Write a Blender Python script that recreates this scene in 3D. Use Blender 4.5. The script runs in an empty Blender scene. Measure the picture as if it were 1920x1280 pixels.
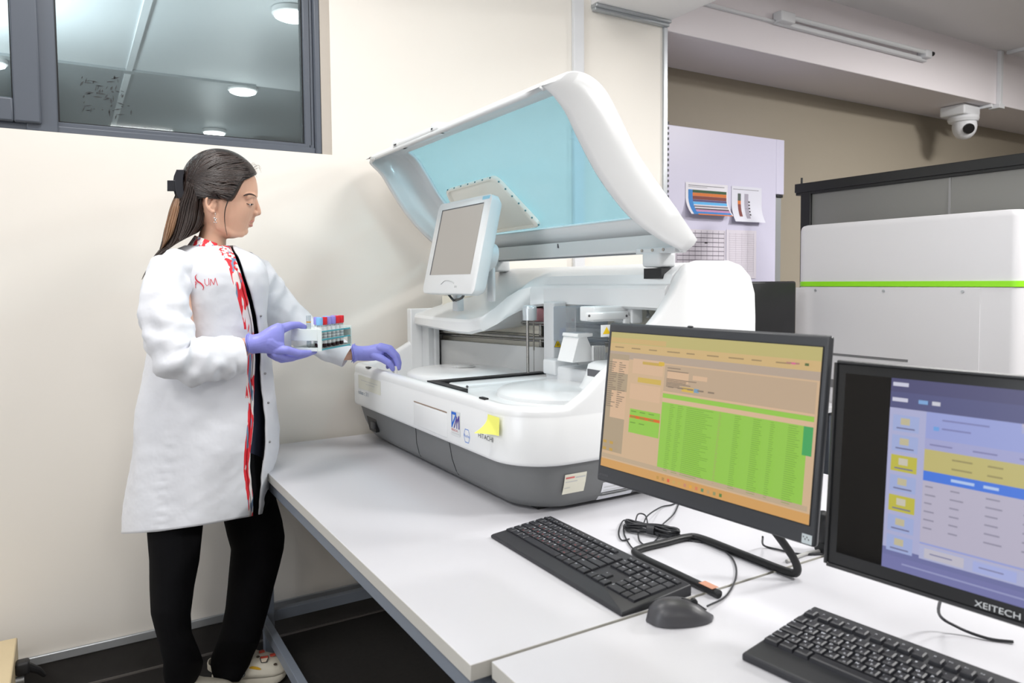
import bpy, bmesh, math, random
import numpy as np
from mathutils import Vector, Matrix, noise
random.seed(7)
S = bpy.context.scene
COL = S.collection
# ---------------------------------------------------------------- camera
FPX, PPX, PPY, CAMH = 1377.5, 960.0, 597.76, 1.36
YAW, PITCH, ROLL = math.radians(31.03), math.radians(-2.99), math.radians(-.49)
_f = np.array([math.sin(YAW)*math.cos(PITCH), math.cos(YAW)*math.cos(PITCH), math.sin(PITCH)])
_r = np.array([math.cos(YAW), -math.sin(YAW), 0.0]); _u = np.cross(_r, _f)
CR = math.cos(ROLL)*_r + math.sin(ROLL)*_u
CU = -math.sin(ROLL)*_r + math.cos(ROLL)*_u
CB = -_f
cd = bpy.data.cameras.new('camera'); cam = bpy.data.objects.new('camera', cd); COL.objects.link(cam)
cam.matrix_world = Matrix(((CR[0], CU[0], CB[0], 0), (CR[1], CU[1], CB[1], 0), (CR[2], CU[2], CB[2], CAMH), (0, 0, 0, 1)))
cd.sensor_width = 36; cd.lens = FPX/1920*36
cd.shift_y = -(640-PPY)/1920
cd.clip_start = .02
cd.dof.use_dof = True; cd.dof.focus_distance = 2.45; cd.dof.aperture_fstop = 5.6
S.camera = cam
# ---------------------------------------------------------------- world, exposure
w = bpy.data.worlds.new('world'); S.world = w; w.use_nodes = True
w.node_tree.nodes['Background'].inputs[0].default_value = (.8, .86, 1, 1)
w.node_tree.nodes['Background'].inputs[1].default_value = .3
S.view_settings.view_transform = 'Standard'; S.view_settings.look = 'None'
S.view_settings.exposure = -0.06; S.view_settings.gamma = 1; S.view_settings.use_curve_mapping = False
# light of the added ceiling panels, out of view (the panels themselves are built with the ceiling)
PANELS = [(.25, 1.95, 20), (1.7, 1.3, 20), (-1.15, .6, 26), (-1.2, -1.0, 24), (.7, -3.0, 34), (3.2, -.6, 125), (5.0, .9, 145)]
def area(name, loc, sx, sy, power, col=(1, .985, .965), rot=(0, 0, 0)):
    l = bpy.data.lights.new(name, 'AREA'); l.shape = 'RECTANGLE'; l.size = sx; l.size_y = sy
    l.energy = power; l.color = col
    o = bpy.data.objects.new(name, l); COL.objects.link(o); o.location = loc; o.rotation_euler = rot
    return o
for i, (x, y, p) in enumerate(PANELS):
    area('panel_light', (x, y, 2.955), .58, .58, p)
area('daylight', (-3.13, .6, 1.65), 2.2, 1.3, 36, (.95, .975, 1), (0, math.radians(-90), 0))  # fill light added at the left wall, no source seen there
# ---------------------------------------------------------------- geometry of the photo: pixel -> point
def ray(px, py):
    d = (px-PPX)/FPX*CR - (py-PPY)/FPX*CU - CB
    return d
def at_y(px, py, Y):
    d = ray(px, py); t = Y/d[1]; return Vector((d[0]*t, Y, d[2]*t+CAMH))
def at_x(px, py, X):
    d = ray(px, py); t = X/d[0]; return Vector((X, d[1]*t, d[2]*t+CAMH))
def at_z(px, py, Z):
    d = ray(px, py); t = (Z-CAMH)/d[2]; return Vector((d[0]*t, d[1]*t, Z))
# ---------------------------------------------------------------- materials
def lin(c): return tuple(((v/255)/12.92 if v/255 <= .04045 else ((v/255+.055)/1.055)**2.4) for v in c)
MATS = {}
def mat(name, rgb, rough=.5, metal=0, noise_amt=0, noise_scale=20, bump=0, bscale=200, bdist=.002, emit=0, trans=0, alpha=1, ior=1.45, spec=.5, sheen=0, sss=0, coat=0):
    if name in MATS: return MATS[name]
    m = bpy.data.materials.new(name); m.use_nodes = True; nt = m.node_tree; b = nt.nodes['Principled BSDF']
    c = (*lin(rgb), 1)
    b.inputs['Base Color'].default_value = c; b.inputs['Roughness'].default_value = rough
    b.inputs['Metallic'].default_value = metal; b.inputs['IOR'].default_value = ior
    b.inputs['Specular IOR Level'].default_value = spec
    b.inputs['Transmission Weight'].default_value = trans; b.inputs['Alpha'].default_value = alpha
    b.inputs['Sheen Weight'].default_value = sheen; b.inputs['Coat Weight'].default_value = coat
    if sss:
        b.inputs['Subsurface Weight'].default_value = sss; b.inputs['Subsurface Radius'].default_value = (.9, .35, .2); b.inputs['Subsurface Scale'].default_value = .01
    if emit:
        b.inputs['Emission Color'].default_value = c; b.inputs['Emission Strength'].default_value = emit
        if emit and not trans: b.inputs['Base Color'].default_value = (.02, .02, .02, 1)
    tc = nt.nodes.new('ShaderNodeTexCoord')
    if noise_amt:
        n = nt.nodes.new('ShaderNodeTexNoise'); n.inputs['Scale'].default_value = noise_scale; n.inputs['Detail'].default_value = 5
        nt.links.new(tc.outputs['Object'], n.inputs['Vector'])
        mx = nt.nodes.new('ShaderNodeMix'); mx.data_type = 'RGBA'
        mx.inputs[6].default_value = tuple(v*(1-noise_amt) for v in c[:3])+(1,); mx.inputs[7].default_value = tuple(min(1, v*(1+noise_amt)) for v in c[:3])+(1,)
        nt.links.new(n.outputs['Fac'], mx.inputs[0]); nt.links.new(mx.outputs[2], b.inputs['Base Color'])
    if bump:
        n2 = nt.nodes.new('ShaderNodeTexNoise'); n2.inputs['Scale'].default_value = bscale; n2.inputs['Detail'].default_value = 3
        nt.links.new(tc.outputs['Object'], n2.inputs['Vector'])
        bp = nt.nodes.new('ShaderNodeBump'); bp.inputs['Strength'].default_value = bump; bp.inputs['Distance'].default_value = bdist
        nt.links.new(n2.outputs['Fac'], bp.inputs['Height']); nt.links.new(bp.outputs['Normal'], b.inputs['Normal'])
    MATS[name] = m; return m
def blotch_mat(name, base, spots, scale, thr, rough=.7, stretch=(1, 1, 1)):
    m = bpy.data.materials.new(name); m.use_nodes = True; nt = m.node_tree; b = nt.nodes['Principled BSDF']
    tc = nt.nodes.new('ShaderNodeTexCoord'); mp = nt.nodes.new('ShaderNodeMapping'); mp.inputs['Scale'].default_value = stretch
    nt.links.new(tc.outputs['Object'], mp.inputs['Vector'])
    prev = None
    for i, (rgb, off) in enumerate(spots):
        n = nt.nodes.new('ShaderNodeTexNoise'); n.inputs['Scale'].default_value = scale; n.inputs['Detail'].default_value = 1.5
        ad = nt.nodes.new('ShaderNodeVectorMath'); ad.operation = 'ADD'; ad.inputs[1].default_value = (off, off*2, -off)
        nt.links.new(mp.outputs['Vector'], ad.inputs[0]); nt.links.new(ad.outputs[0], n.inputs['Vector'])
        r = nt.nodes.new('ShaderNodeValToRGB'); r.color_ramp.elements[0].position = thr+i*.10; r.color_ramp.elements[1].position = thr+.02+i*.10
        nt.links.new(n.outputs['Fac'], r.inputs[0])
        mx = nt.nodes.new('ShaderNodeMix'); mx.data_type = 'RGBA'; mx.inputs[7].default_value = (*lin(rgb), 1)
        if prev is None: mx.inputs[6].default_value = (*lin(base), 1)
        else: nt.links.new(prev, mx.inputs[6])
        nt.links.new(r.outputs[0], mx.inputs[0]); prev = mx.outputs[2]
    nt.links.new(prev, b.inputs['Base Color']); b.inputs['Roughness'].default_value = rough
    MATS[name] = m; return m
def streak_mat(name, c1, c2, scale, stretch, rough=.35, bump=.3):
    m = bpy.data.materials.new(name); m.use_nodes = True; nt = m.node_tree; b = nt.nodes['Principled BSDF']
    tc = nt.nodes.new('ShaderNodeTexCoord'); mp = nt.nodes.new('ShaderNodeMapping'); mp.inputs['Scale'].default_value = stretch
    n = nt.nodes.new('ShaderNodeTexNoise'); n.inputs['Scale'].default_value = scale; n.inputs['Detail'].default_value = 4
    nt.links.new(tc.outputs['Object'], mp.inputs['Vector']); nt.links.new(mp.outputs['Vector'], n.inputs['Vector'])
    mx = nt.nodes.new('ShaderNodeMix'); mx.data_type = 'RGBA'; mx.inputs[6].default_value = (*lin(c1), 1); mx.inputs[7].default_value = (*lin(c2), 1)
    nt.links.new(n.outputs['Fac'], mx.inputs[0]); nt.links.new(mx.outputs[2], b.inputs['Base Color'])
    bp = nt.nodes.new('ShaderNodeBump'); bp.inputs['Strength'].default_value = bump; bp.inputs['Distance'].default_value = .003
    nt.links.new(n.outputs['Fac'], bp.inputs['Height']); nt.links.new(bp.outputs['Normal'], b.inputs['Normal'])
    b.inputs['Roughness'].default_value = rough
    MATS[name] = m; return m
def glass_mat(name, rgb, opac, rough=.05, glossy=.12):
    """thin sheet: mostly see-through tint plus a little diffuse body and gloss"""
    m = bpy.data.materials.new(name); m.use_nodes = True; nt = m.node_tree; nt.nodes.clear()
    out = nt.nodes.new('ShaderNodeOutputMaterial'); tr = nt.nodes.new('ShaderNodeBsdfTransparent'); tr.inputs[0].default_value = (*lin(rgb), 1)
    df = nt.nodes.new('ShaderNodeBsdfDiffuse'); df.inputs[0].default_value = (*lin(rgb), 1)
    gl = nt.nodes.new('ShaderNodeBsdfGlossy'); gl.inputs['Roughness'].default_value = rough
    m1 = nt.nodes.new('ShaderNodeMixShader'); m1.inputs[0].default_value = opac
    m2 = nt.nodes.new('ShaderNodeMixShader'); m2.inputs[0].default_value = glossy
    nt.links.new(tr.outputs[0], m1.inputs[1]); nt.links.new(df.outputs[0], m1.inputs[2])
    nt.links.new(m1.outputs[0], m2.inputs[1]); nt.links.new(gl.outputs[0], m2.inputs[2]); nt.links.new(m2.outputs[0], out.inputs[0])
    MATS[name] = m; return m
# ---------------------------------------------------------------- mesh building
class MB:
    def __init__(s): s.v = []; s.f = []; s.m = []
    def add(s, vs, fs, mi=0, M=None):
        o = len(s.v)
        for p in vs:
            p = Vector(p); s.v.append(M @ p if M is not None else p)
        for f in fs: s.f.append([i+o for i in f]); s.m.append(mi)
    def box(s, a, b, mi=0, M=None):
        (x0, y0, z0), (x1, y1, z1) = a, b
        s.add([(x0, y0, z0), (x1, y0, z0), (x1, y1, z0), (x0, y1, z0), (x0, y0, z1), (x1, y0, z1), (x1, y1, z1), (x0, y1, z1)],
              [(0, 3, 2, 1), (4, 5, 6, 7), (0, 1, 5, 4), (1, 2, 6, 5), (2, 3, 7, 6), (3, 0, 4, 7)], mi, M)
    def rbox(s, a, b, r, mi=0, M=None, seg=3):
        """box with edges rounded by bevelling"""
        bm = bmesh.new(); bmesh.ops.create_cube(bm, size=1)
        c = [(a[i]+b[i])/2 for i in range(3)]; d = [abs(b[i]-a[i]) for i in range(3)]
        for v in bm.verts: v.co = Vector((c[0]+v.co.x*d[0], c[1]+v.co.y*d[1], c[2]+v.co.z*d[2]))
        bmesh.ops.bevel(bm, geom=list(bm.edges), offset=min(r, min(d)*.49), segments=seg, affect='EDGES', profile=.5)
        s.frombm(bm, mi, M)
    def frombm(s, bm, mi=0, M=None):
        bm.verts.ensure_lookup_table(); bm.verts.index_update()
        s.add([v.co.copy() for v in bm.verts], [[v.index for v in f.verts] for f in bm.faces], mi, M); bm.free()
    def prism(s, poly, a, b, axis='y', mi=0, M=None):
        def P(u, v, t): return {'x': (t, u, v), 'y': (u, t, v), 'z': (u, v, t)}[axis]
        n = len(poly)
        vs = [P(u, v, a) for u, v in poly]+[P(u, v, b) for u, v in poly]
        fs = [list(range(n))[::-1], list(range(n, 2*n))]+[(i, (i+1) % n, n+(i+1) % n, n+i) for i in range(n)]
        s.add(vs, fs, mi, M)
    def loft(s, rings, caps=True, closed=True, mi=0, M=None):
        n = len(rings[0]); vs = [p for r in rings for p in r]; fs = []
        for j in range(len(rings)-1):
            for i in range(n if closed else n-1):
                k = (i+1) % n; fs.append((j*n+i, j*n+k, (j+1)*n+k, (j+1)*n+i))
        if caps and closed:
            fs.append(list(range(n))[::-1]); fs.append([(len(rings)-1)*n+i for i in range(n)])
        s.add(vs, fs, mi, M)
    def cyl(s, p0, p1, r0, r1=None, seg=20, mi=0, M=None):
        s.tube([p0, p1], [r0, r0 if r1 is None else r1], seg, mi, M)
    def tube(s, pts, r, seg=10, mi=0, M=None, flat=1.0):
        pts = [Vector(p) for p in pts]; n = len(pts)
        if not hasattr(r, '__len__'): r = [r]*n
        T = [(pts[min(i+1, n-1)]-pts[max(i-1, 0)]).normalized() for i in range(n)]
        up = Vector((0, 0, 1)) if abs(T[0].z) < .9 else Vector((1, 0, 0))
        N = (up-T[0]*up.dot(T[0])).normalized(); rings = []
        for i in range(n):
            N = (N-T[i]*N.dot(T[i])).normalized(); B = T[i].cross(N)
            rings.append([pts[i]+N*(math.cos(2*math.pi*k/seg)*r[i]*flat)+B*(math.sin(2*math.pi*k/seg)*r[i]) for k in range(seg)])
        s.loft(rings, True, True, mi, M)
    def ball(s, c, r, mi=0, seg=16, M=None):
        if not hasattr(r, '__len__'): r = (r, r, r)
        rings = []
        for j in range(1, seg//2):
            a = math.pi*j/(seg//2)
            rings.append([(c[0]+r[0]*math.sin(a)*math.cos(2*math.pi*k/seg), c[1]+r[1]*math.sin(a)*math.sin(2*math.pi*k/seg), c[2]-r[2]*math.cos(a)) for k in range(seg)])
        o = len(rings); vs = [p for q in rings for p in q]; n = seg; fs = []
        for j in range(o-1):
            for i in range(n): fs.append((j*n+i, j*n+(i+1) % n, (j+1)*n+(i+1) % n, (j+1)*n+i))
        vs += [(c[0], c[1], c[2]-r[2]), (c[0], c[1], c[2]+r[2])]
        for i in range(n): fs.append((o*n, (i+1) % n, i)); fs.append((o*n+1, (o-1)*n+i, (o-1)*n+(i+1) % n))
        s.add(vs, fs, mi, M)
    def chain(s, pts, r, seg=14):
        """capsules joined at round joints"""
        pts = [Vector(p) for p in pts]
        for p, q in zip(pts, r): s.ball(p, q, 0, seg)
        for i in range(len(pts)-1):
            if (pts[i+1]-pts[i]).length > 1e-5: s.cyl(pts[i], pts[i+1], r[i], r[i+1], seg)
    def revolve(s, prof, c=(0, 0, 0), seg=32, mi=0, M=None):
        rings = [[(c[0]+r*math.cos(2*math.pi*k/seg), c[1]+r*math.sin(2*math.pi*k/seg), c[2]+z) for k in range(seg)] for r, z in prof]
        s.loft(rings, True, True, mi, M)
def smooth_path(pts, n=8):
    P = [Vector(p) for p in pts]; out = []
    Q = [P[0]*2-P[1]]+P+[P[-1]*2-P[-2]]
    for i in range(1, len(Q)-2):
        for k in range(n):
            t = k/n; a, b, c, d = Q[i-1], Q[i], Q[i+1], Q[i+2]
            out.append(.5*((2*b)+(c-a)*t+(2*a-5*b+4*c-d)*t*t+(3*b-a-3*c+d)*t**3))
    out.append(P[-1]); return out
def tomesh(name, mb):
    me = bpy.data.meshes.new(name); me.from_pydata([tuple(v) for v in mb.v], [], mb.f)
    for p, m in zip(me.polygons, mb.m): p.material_index = m
    bm = bmesh.new(); bm.from_mesh(me); bmesh.ops.recalc_face_normals(bm, faces=bm.faces); bm.to_mesh(me); bm.free()
    me.update(); return me
def finish(me, mats, smooth=35):
    if not isinstance(mats, (list, tuple)): mats = [mats]
    for m in mats: me.materials.append(m)
    if smooth:
        me.polygons.foreach_set('use_smooth', [True]*len(me.polygons))
        me.set_sharp_from_angle(angle=math.radians(smooth))
def link(name, me, parent=None):
    o = bpy.data.objects.new(name, me); COL.objects.link(o)
    if parent is not None:
        o.parent = parent
        if parent.type == 'EMPTY': o.matrix_parent_inverse = parent.matrix_basis.inverted()
    return o
def obj(name, mb, mats, parent=None, bevel=0, smooth=35, local=False, bseg=2):
    """link the shapes as ONE mesh object; coordinates are world ones unless local"""
    me = tomesh(name, mb); finish(me, mats, smooth); o = link(name, me, parent)
    if local: o.matrix_parent_inverse = Matrix.Identity(4)
    if bevel:
        b = o.modifiers.new('bevel', 'BEVEL'); b.width = bevel; b.segments = bseg; b.limit_method = 'ANGLE'; b.angle_limit = math.radians(40)
    return o
def bake(mb, voxel, smooth=2, factor=.5):
    me = tomesh('tmp', mb); o = bpy.data.objects.new('tmp', me); COL.objects.link(o)
    r = o.modifiers.new('r', 'REMESH'); r.mode = 'VOXEL'; r.voxel_size = voxel
    if smooth: s_ = o.modifiers.new('s', 'SMOOTH'); s_.iterations = smooth; s_.factor = factor
    dg = bpy.context.evaluated_depsgraph_get(); dg.update()
    out = bpy.data.meshes.new_from_object(o.evaluated_get(dg))
    bpy.data.objects.remove(o); bpy.data.meshes.remove(me); return out
def obj_mesh(name, me, mats, parent=None):
    me.materials.clear(); finish(me, mats, 60); me.name = name; return link(name, me, parent)
def thing(name, label, cat, loc=(0, 0, 0), rotz=0, group=None):
    o = bpy.data.objects.new(name, None); COL.objects.link(o); o.empty_display_size = .05
    o.matrix_basis = Matrix.Translation(loc) @ Matrix.Rotation(rotz, 4, 'Z')
    tag(o, label, cat, group); return o
def tag(o, label=None, cat=None, group=None, kind=None):
    if label: o['label'] = label
    if cat: o['category'] = cat
    if group: o['group'] = group
    if kind: o['kind'] = kind
    return o
def struct(name, mb, mats, bevel=0, parent=None, smooth=30):
    o = obj(name, mb, mats, parent, bevel, smooth)
    if parent is None: o['kind'] = 'structure'
    return o
def text_geo(body, size, align='LEFT'):
    c = bpy.data.curves.new('t', 'FONT'); c.body = body; c.size = size; c.align_x = align; c.resolution_u = 3
    o = bpy.data.objects.new('t', c); COL.objects.link(o)
    dg = bpy.context.evaluated_depsgraph_get(); dg.update()
    me = bpy.data.meshes.new_from_object(o.evaluated_get(dg))
    vs = [v.co.copy() for v in me.vertices]; fs = [list(p.vertices) for p in me.polygons]
    bpy.data.objects.remove(o); bpy.data.curves.remove(c); bpy.data.meshes.remove(me)
    return vs, fs
def put_text(mb, body, size, O, R, U, mi=0, align='LEFT', sx=1):
    vs, fs = text_geo(body, size, align); O, R, U = Vector(O), Vector(R), Vector(U)
    mb.add([O+R*(v.x*sx)+U*v.y for v in vs], fs, mi)
def quad(mb, O, R, U, u0, v0, u1, v1, off, mi):
    """rectangle on the plane through O spanned by R (right) and U (up), lifted by off along the normal"""
    N = Vector(R).cross(Vector(U)).normalized()*off; O = Vector(O)
    P = lambda u, v: O+Vector(R)*u+Vector(U)*v+N
    mb.add([P(u0, v0), P(u1, v0), P(u1, v1), P(u0, v1)], [(0, 1, 2, 3)], mi)
def interp(x, xs, ys): return float(np.interp(x, xs, ys))
# ================================================================ the room
M_wall = mat('wall_paint', (236, 231, 223), .55, noise_amt=.012, noise_scale=3, bump=.03, bscale=300)
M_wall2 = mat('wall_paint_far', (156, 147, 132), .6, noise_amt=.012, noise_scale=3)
M_ceil = mat('ceiling_paint', (240, 238, 238), .8)
M_beam = mat('beam_paint', (236, 230, 233), .8)
M_floor = mat('floor_vinyl', (52, 50, 49), .42, noise_amt=.35, noise_scale=60)
M_skirt = mat('skirting_vinyl', (50, 48, 47), .5, noise_amt=.15, noise_scale=40)
M_alu = mat('aluminium', (188, 192, 196), .35, metal=.6)
M_trim = mat('white_trim', (222, 223, 226), .4)
M_frame = mat('window_upvc_grey', (88, 94, 104), .38)
M_dark = mat('dark_gasket', (28, 30, 34), .5)
YW, XE = 2.85, 2.63
mb = MB(); mb.box((-3.2, -4.2, -.1), (9, 8.6, 0)); struct('floor', mb, M_floor)
mb = MB(); mb.box((-3.2, -4.2, 3.01), (9, 2.85, 3.1)); struct('ceiling', mb, M_ceil)
# back wall with the window opening x -.95...906, z 1.857..2.62
mb = MB(); WX0, WX1, WZ0, WZ1, TH = -1.25, .9, 1.857, 2.66, .13
for a, b in (((-3.2, YW, 0), (WX0, YW+TH, 3.01)), ((WX1, YW, 0), (XE, YW+TH, 3.01)), ((WX0, YW, 0), (WX1, YW+TH, WZ0)), ((WX0, YW, WZ1), (WX1, YW+TH, 3.01))):
    mb.box(a, b)
struct('wall_back', mb, M_wall, smooth=0)
mb = MB(); mb.box((XE, 3.33, 0), (9, 3.45, 3.01)); mb.box((XE-.02, YW+TH, 0), (XE, 3.45, 3.01)); struct('wall_recess', mb, M_wall2, smooth=0)
mb = MB(); mb.box((-3.3, -4.2, 0), (-3.2, 8.6, 3.1)); struct('wall_left', mb, M_wall)
mb = MB(); wframe_ = [((-3.2, -.6, .93), (-3.14, 1.8, 1.0)), ((-3.2, -.6, 2.3), (-3.14, 1.8, 2.37)), ((-3.2, -.6, .93), (-3.14, -.53, 2.37)), ((-3.2, 1.73, .93), (-3.14, 1.8, 2.37)), ((-3.2, .57, 1.0), (-3.14, .63, 2.3))]  # made-up window on the unseen left wall, added along with the fill light
for a_, b_ in wframe_: mb.box(a_, b_)
w2 = struct('window_2', mb, M_frame, bevel=.004)
mb = MB(); mb.box((-3.195, -.53, 1.0), (-3.18, 1.73, 2.3)); obj('pane', mb, mat('daylit_pane', (225, 236, 255), .3, emit=1.6), w2)  # glowing pane of the added window
mb = MB(); mb.box((9, -4.2, 0), (9.1, 3.5, 3.1)); struct('wall_right', mb, M_wall2)
mb = MB(); mb.box((-3.3, -4.3, 0), (9.1, -4.2, 3.1)); struct('wall_front', mb, M_wall)
# dropped beam along the hall (face at the wall line, underside 2.62) and cross beam towards the camera
mb = MB(); mb.box((XE+.01, YW, 2.622), (9, 3.33, 3.012)); struct('beam_hall', mb, M_beam, bevel=.004)
mb = MB(); mb.box((2.165, -4.2, 2.66), (XE+.01, YW, 3.012)); struct('beam_cross', mb, M_ceil, bevel=.004)
mb = MB(); mb.box((2.17, YW-.03, 2.632), (XE+.01, YW-.001, 2.66)); mb.box((2.165, YW-.045, 2.645), (XE+.01, YW-.001, 2.66)); struct('trim_1', mb, M_alu, bevel=.003)
mb = MB(); mb.box((2.052, YW-.022, 0.13), (2.11, YW-.001, 3.005)); struct('trim_2', mb, M_trim, bevel=.002)
mb = MB(); mb.box((XE-.012, YW-.012, .0), (XE+.014, YW+.02, 2.632)); struct('trim_3', mb, M_alu, bevel=.002)
mb = MB(); mb.box((5.88, YW-.03, 2.6), (5.915, YW-.001, 3.005)); mb.box((5.86, YW-.035, 2.59), (5.935, YW+.04, 2.62)); struct('trim_4', mb, M_trim, bevel=.002)
mb = MB(); mb.box((5.95, 1.4, 2.985), (5.98, YW-.03, 3.01)); struct('trim_5', mb, M_trim, bevel=.002)
# skirting
mb = MB()
mb.prism([(YW-.001, 0), (YW-.018, .0), (YW-.012, .02), (YW-.008, .105), (YW-.001, .105)], -3.2, XE, 'x'); struct('baseboard_back', mb, M_skirt)
mb = MB(); mb.box((-3.2, YW-.024, 0), (XE, YW-.017, .006)); struct('trim_10', mb, mat('sealant_grey', (112, 108, 104), .6))
mb = MB(); mb.box((-3.2, YW-.014, .105), (XE, YW-.001, .135)); struct('trim_6', mb, M_alu, bevel=.003)
# ---- window
def wframe(mb, x0, x1, z0, z1, w, y0, y1, mi=0):
    mb.box((x0, y0, z0), (x0+w, y1, z1), mi); mb.box((x1-w, y0, z0), (x1, y1, z1), mi)
    mb.box((x0+w, y0, z0), (x1-w, y1, z0+w), mi); mb.box((x0+w, y0, z1-w), (x1-w, y1, z1), mi)
win = MB(); wframe(win, WX0, .862, WZ0, WZ1, .024, YW+.012, YW+.075)
wframe(win, -.045, .838, WZ0+.02, WZ1-.02, .018, YW+.02, YW+.07)
win.box((.80, YW+.02, WZ0+.03), (.83, YW+.07, WZ1-.03))
win.box((-.10, YW+.005, WZ0), (-.012, YW+.075, WZ1))
win.box((.84, YW+.006, WZ0), (.862, YW+.06, WZ1))
wo = struct('window_1', win, M_frame, bevel=.004)
sash = MB(); wframe(sash, -1.2, -.058, WZ0+.022, WZ1-.02, .075, YW-.012, YW+.05); obj('casement_sash', sash, M_frame, wo, bevel=.006)
g = MB(); wframe(g, -.013, .802, WZ0+.036, WZ1-.036, .006, YW+.03, YW+.06); wframe(g, -1.13, -.13, WZ0+.094, WZ1-.09, .007, YW+.02, YW+.045); obj('gasket', g, M_dark, wo)
M_pane = glass_mat('window_glass', (226, 234, 236), .05, .03, .03)
p = MB(); p.box((-.013, YW+.043, WZ0+.037), (.802, YW+.047, WZ1-.037)); obj('pane', p, M_pane, wo, smooth=0)
p = MB(); p.box((-1.13, YW+.031, WZ0+.094), (-.13, YW+.035, WZ1-.09)); obj('pane', p, M_pane, wo, smooth=0)
# torn film residue on the lower left of the big pane
fr = MB(); random.seed(11)
for i in range(58):
    cx = .045+random.random()*.16; cz = 1.945+random.random()*.11
    if abs(cx-.155) < .02: cz = 1.93+random.random()*.15
    L = .006+random.random()*.024; a = random.uniform(-.35, .35)+(0 if random.random() < .7 else 1.3); wd = random.uniform(.001, .0034)
    dx, dz = math.cos(a)*L/2, math.sin(a)*L/2; nx, nz = -math.sin(a)*wd, math.cos(a)*wd
    y = YW+.042
    fr.add([(cx-dx, y, cz-dz), (cx+nx, y, cz+nz), (cx+dx, y, cz+dz), (cx-nx, y, cz-nz)], [(0, 1, 2, 3)])
obj('film_residue', fr, mat('film_grey', (52, 56, 58), .6), wo, smooth=0)
# wall reveal strip right of the frame (the plaster return of the opening)
mb = MB(); mb.box((.862, YW+.004, WZ0), (.9, YW+.075, WZ1)); struct('trim_7', mb, mat('plaster_return', (186, 178, 168), .7))
# ---- the room beyond the window
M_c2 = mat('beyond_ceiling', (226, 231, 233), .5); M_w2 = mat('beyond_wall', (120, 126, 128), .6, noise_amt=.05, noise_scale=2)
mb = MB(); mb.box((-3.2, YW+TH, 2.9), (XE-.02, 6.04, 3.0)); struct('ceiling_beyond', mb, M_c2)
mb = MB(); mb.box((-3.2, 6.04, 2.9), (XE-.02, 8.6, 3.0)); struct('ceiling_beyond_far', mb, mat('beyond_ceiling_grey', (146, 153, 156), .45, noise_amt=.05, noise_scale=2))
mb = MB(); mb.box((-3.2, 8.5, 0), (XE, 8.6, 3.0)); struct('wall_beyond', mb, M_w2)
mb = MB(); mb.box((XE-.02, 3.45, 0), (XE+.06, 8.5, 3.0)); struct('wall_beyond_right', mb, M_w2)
mb = MB()
mb.box((.40, 3.0, 2.885), (.44, 8.5, 2.9)); struct('trim_8', mb, mat('seam_strip', (232, 236, 238), .5))
mb = MB(); mb.box((-3.2, 6.0, 2.882), (1.3, 6.08, 2.9)); struct('trim_9', mb, mat('seam_shadow', (150, 156, 158), .5))  # grey strip across the ceiling seam
# a dark locker and door at the far side of the room beyond
lk = thing('locker', 'dark grey locker seen through the window behind the round ceiling lamps', 'locker', (2.0, 8.2, 0))
mb = MB(); mb.box((1.62, 8.0, 0), (2.3, 8.49, 2.75)); obj('body', mb, mat('locker_grey', (58, 62, 70), .5), lk, bevel=.006)
mb = MB(); mb.box((1.64, 7.985, .1), (1.95, 8.0, 2.7)); obj('door', mb, mat('locker_door', (66, 70, 80), .45), lk, bevel=.003)
mb = MB(); mb.box((1.97, 7.985, .1), (2.28, 8.0, 2.7)); obj('door', mb, MATS['locker_door'], lk, bevel=.003)
M_lampbody = mat('lamp_housing', (240, 240, 240), .4); M_glow = mat('lamp_glow', (255, 252, 246), .5, emit=12)
area('beyond_panel', (-.9, 4.6, 2.2), .8, .8, 95, (.96, .99, 1), (math.radians(180), 0, 0))  # added upward fill light, brightens the ceiling beyond; no lamp is there
def round_lamp(x, y, z, label, pw=9):
    t = thing('round_ceiling_lamp', label, 'ceiling light', (x, y, z), group='round ceiling lamps seen through the window')
    a = MB(); a.revolve([(.105, 0), (.112, -.004), (.112, -.03), (.1, -.036)], (x, y, z)); obj('housing', a, M_lampbody, t)
    a = MB(); a.revolve([(.1, -.034), (.096, -.045), (.07, -.056), (.03, -.061), (.001, -.062)], (x, y, z)); obj('diffuser', a, M_glow, t)
    l = bpy.data.lights.new('round_lamp_light', 'POINT'); l.energy = pw; l.color = (1, .98, .95); l.shadow_soft_size = .1
    o = bpy.data.objects.new('round_lamp_light', l); COL.objects.link(o); o.location = (x, y, z-.55)
round_lamp(1.134, 4.267, 2.9, 'round lamp glowing at the top right corner of the window pane')
round_lamp(1.224, 6.119, 2.9, 'round lamp glowing in the middle right of the window pane')
round_lamp(1.304, 7.941, 2.9, 'lowest and smallest round lamp seen just above the window sill')
round_lamp(-.42, 6.2, 2.9, 'round lamp half cut by the left edge of the narrow casement')
# ceiling light panels added to brighten this room (outside the frame, they light it)
for i, (x, y, p) in enumerate(PANELS):
    t = thing('ceiling_panel_light', 'square white LED panel on the laboratory ceiling', 'ceiling light', (x, y, 3.01), group='LED panels on the laboratory ceiling')
    a = MB(); a.box((x-.3, y-.3, 2.99), (x+.3, y+.3, 3.009)); obj('frame', a, M_trim, t, bevel=.003)
    a = MB(); a.box((x-.28, y-.28, 2.978), (x+.28, y+.28, 2.99)); obj('diffuser', a, mat('panel_glow', (255, 250, 242), .5, emit=2.5), t)
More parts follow.
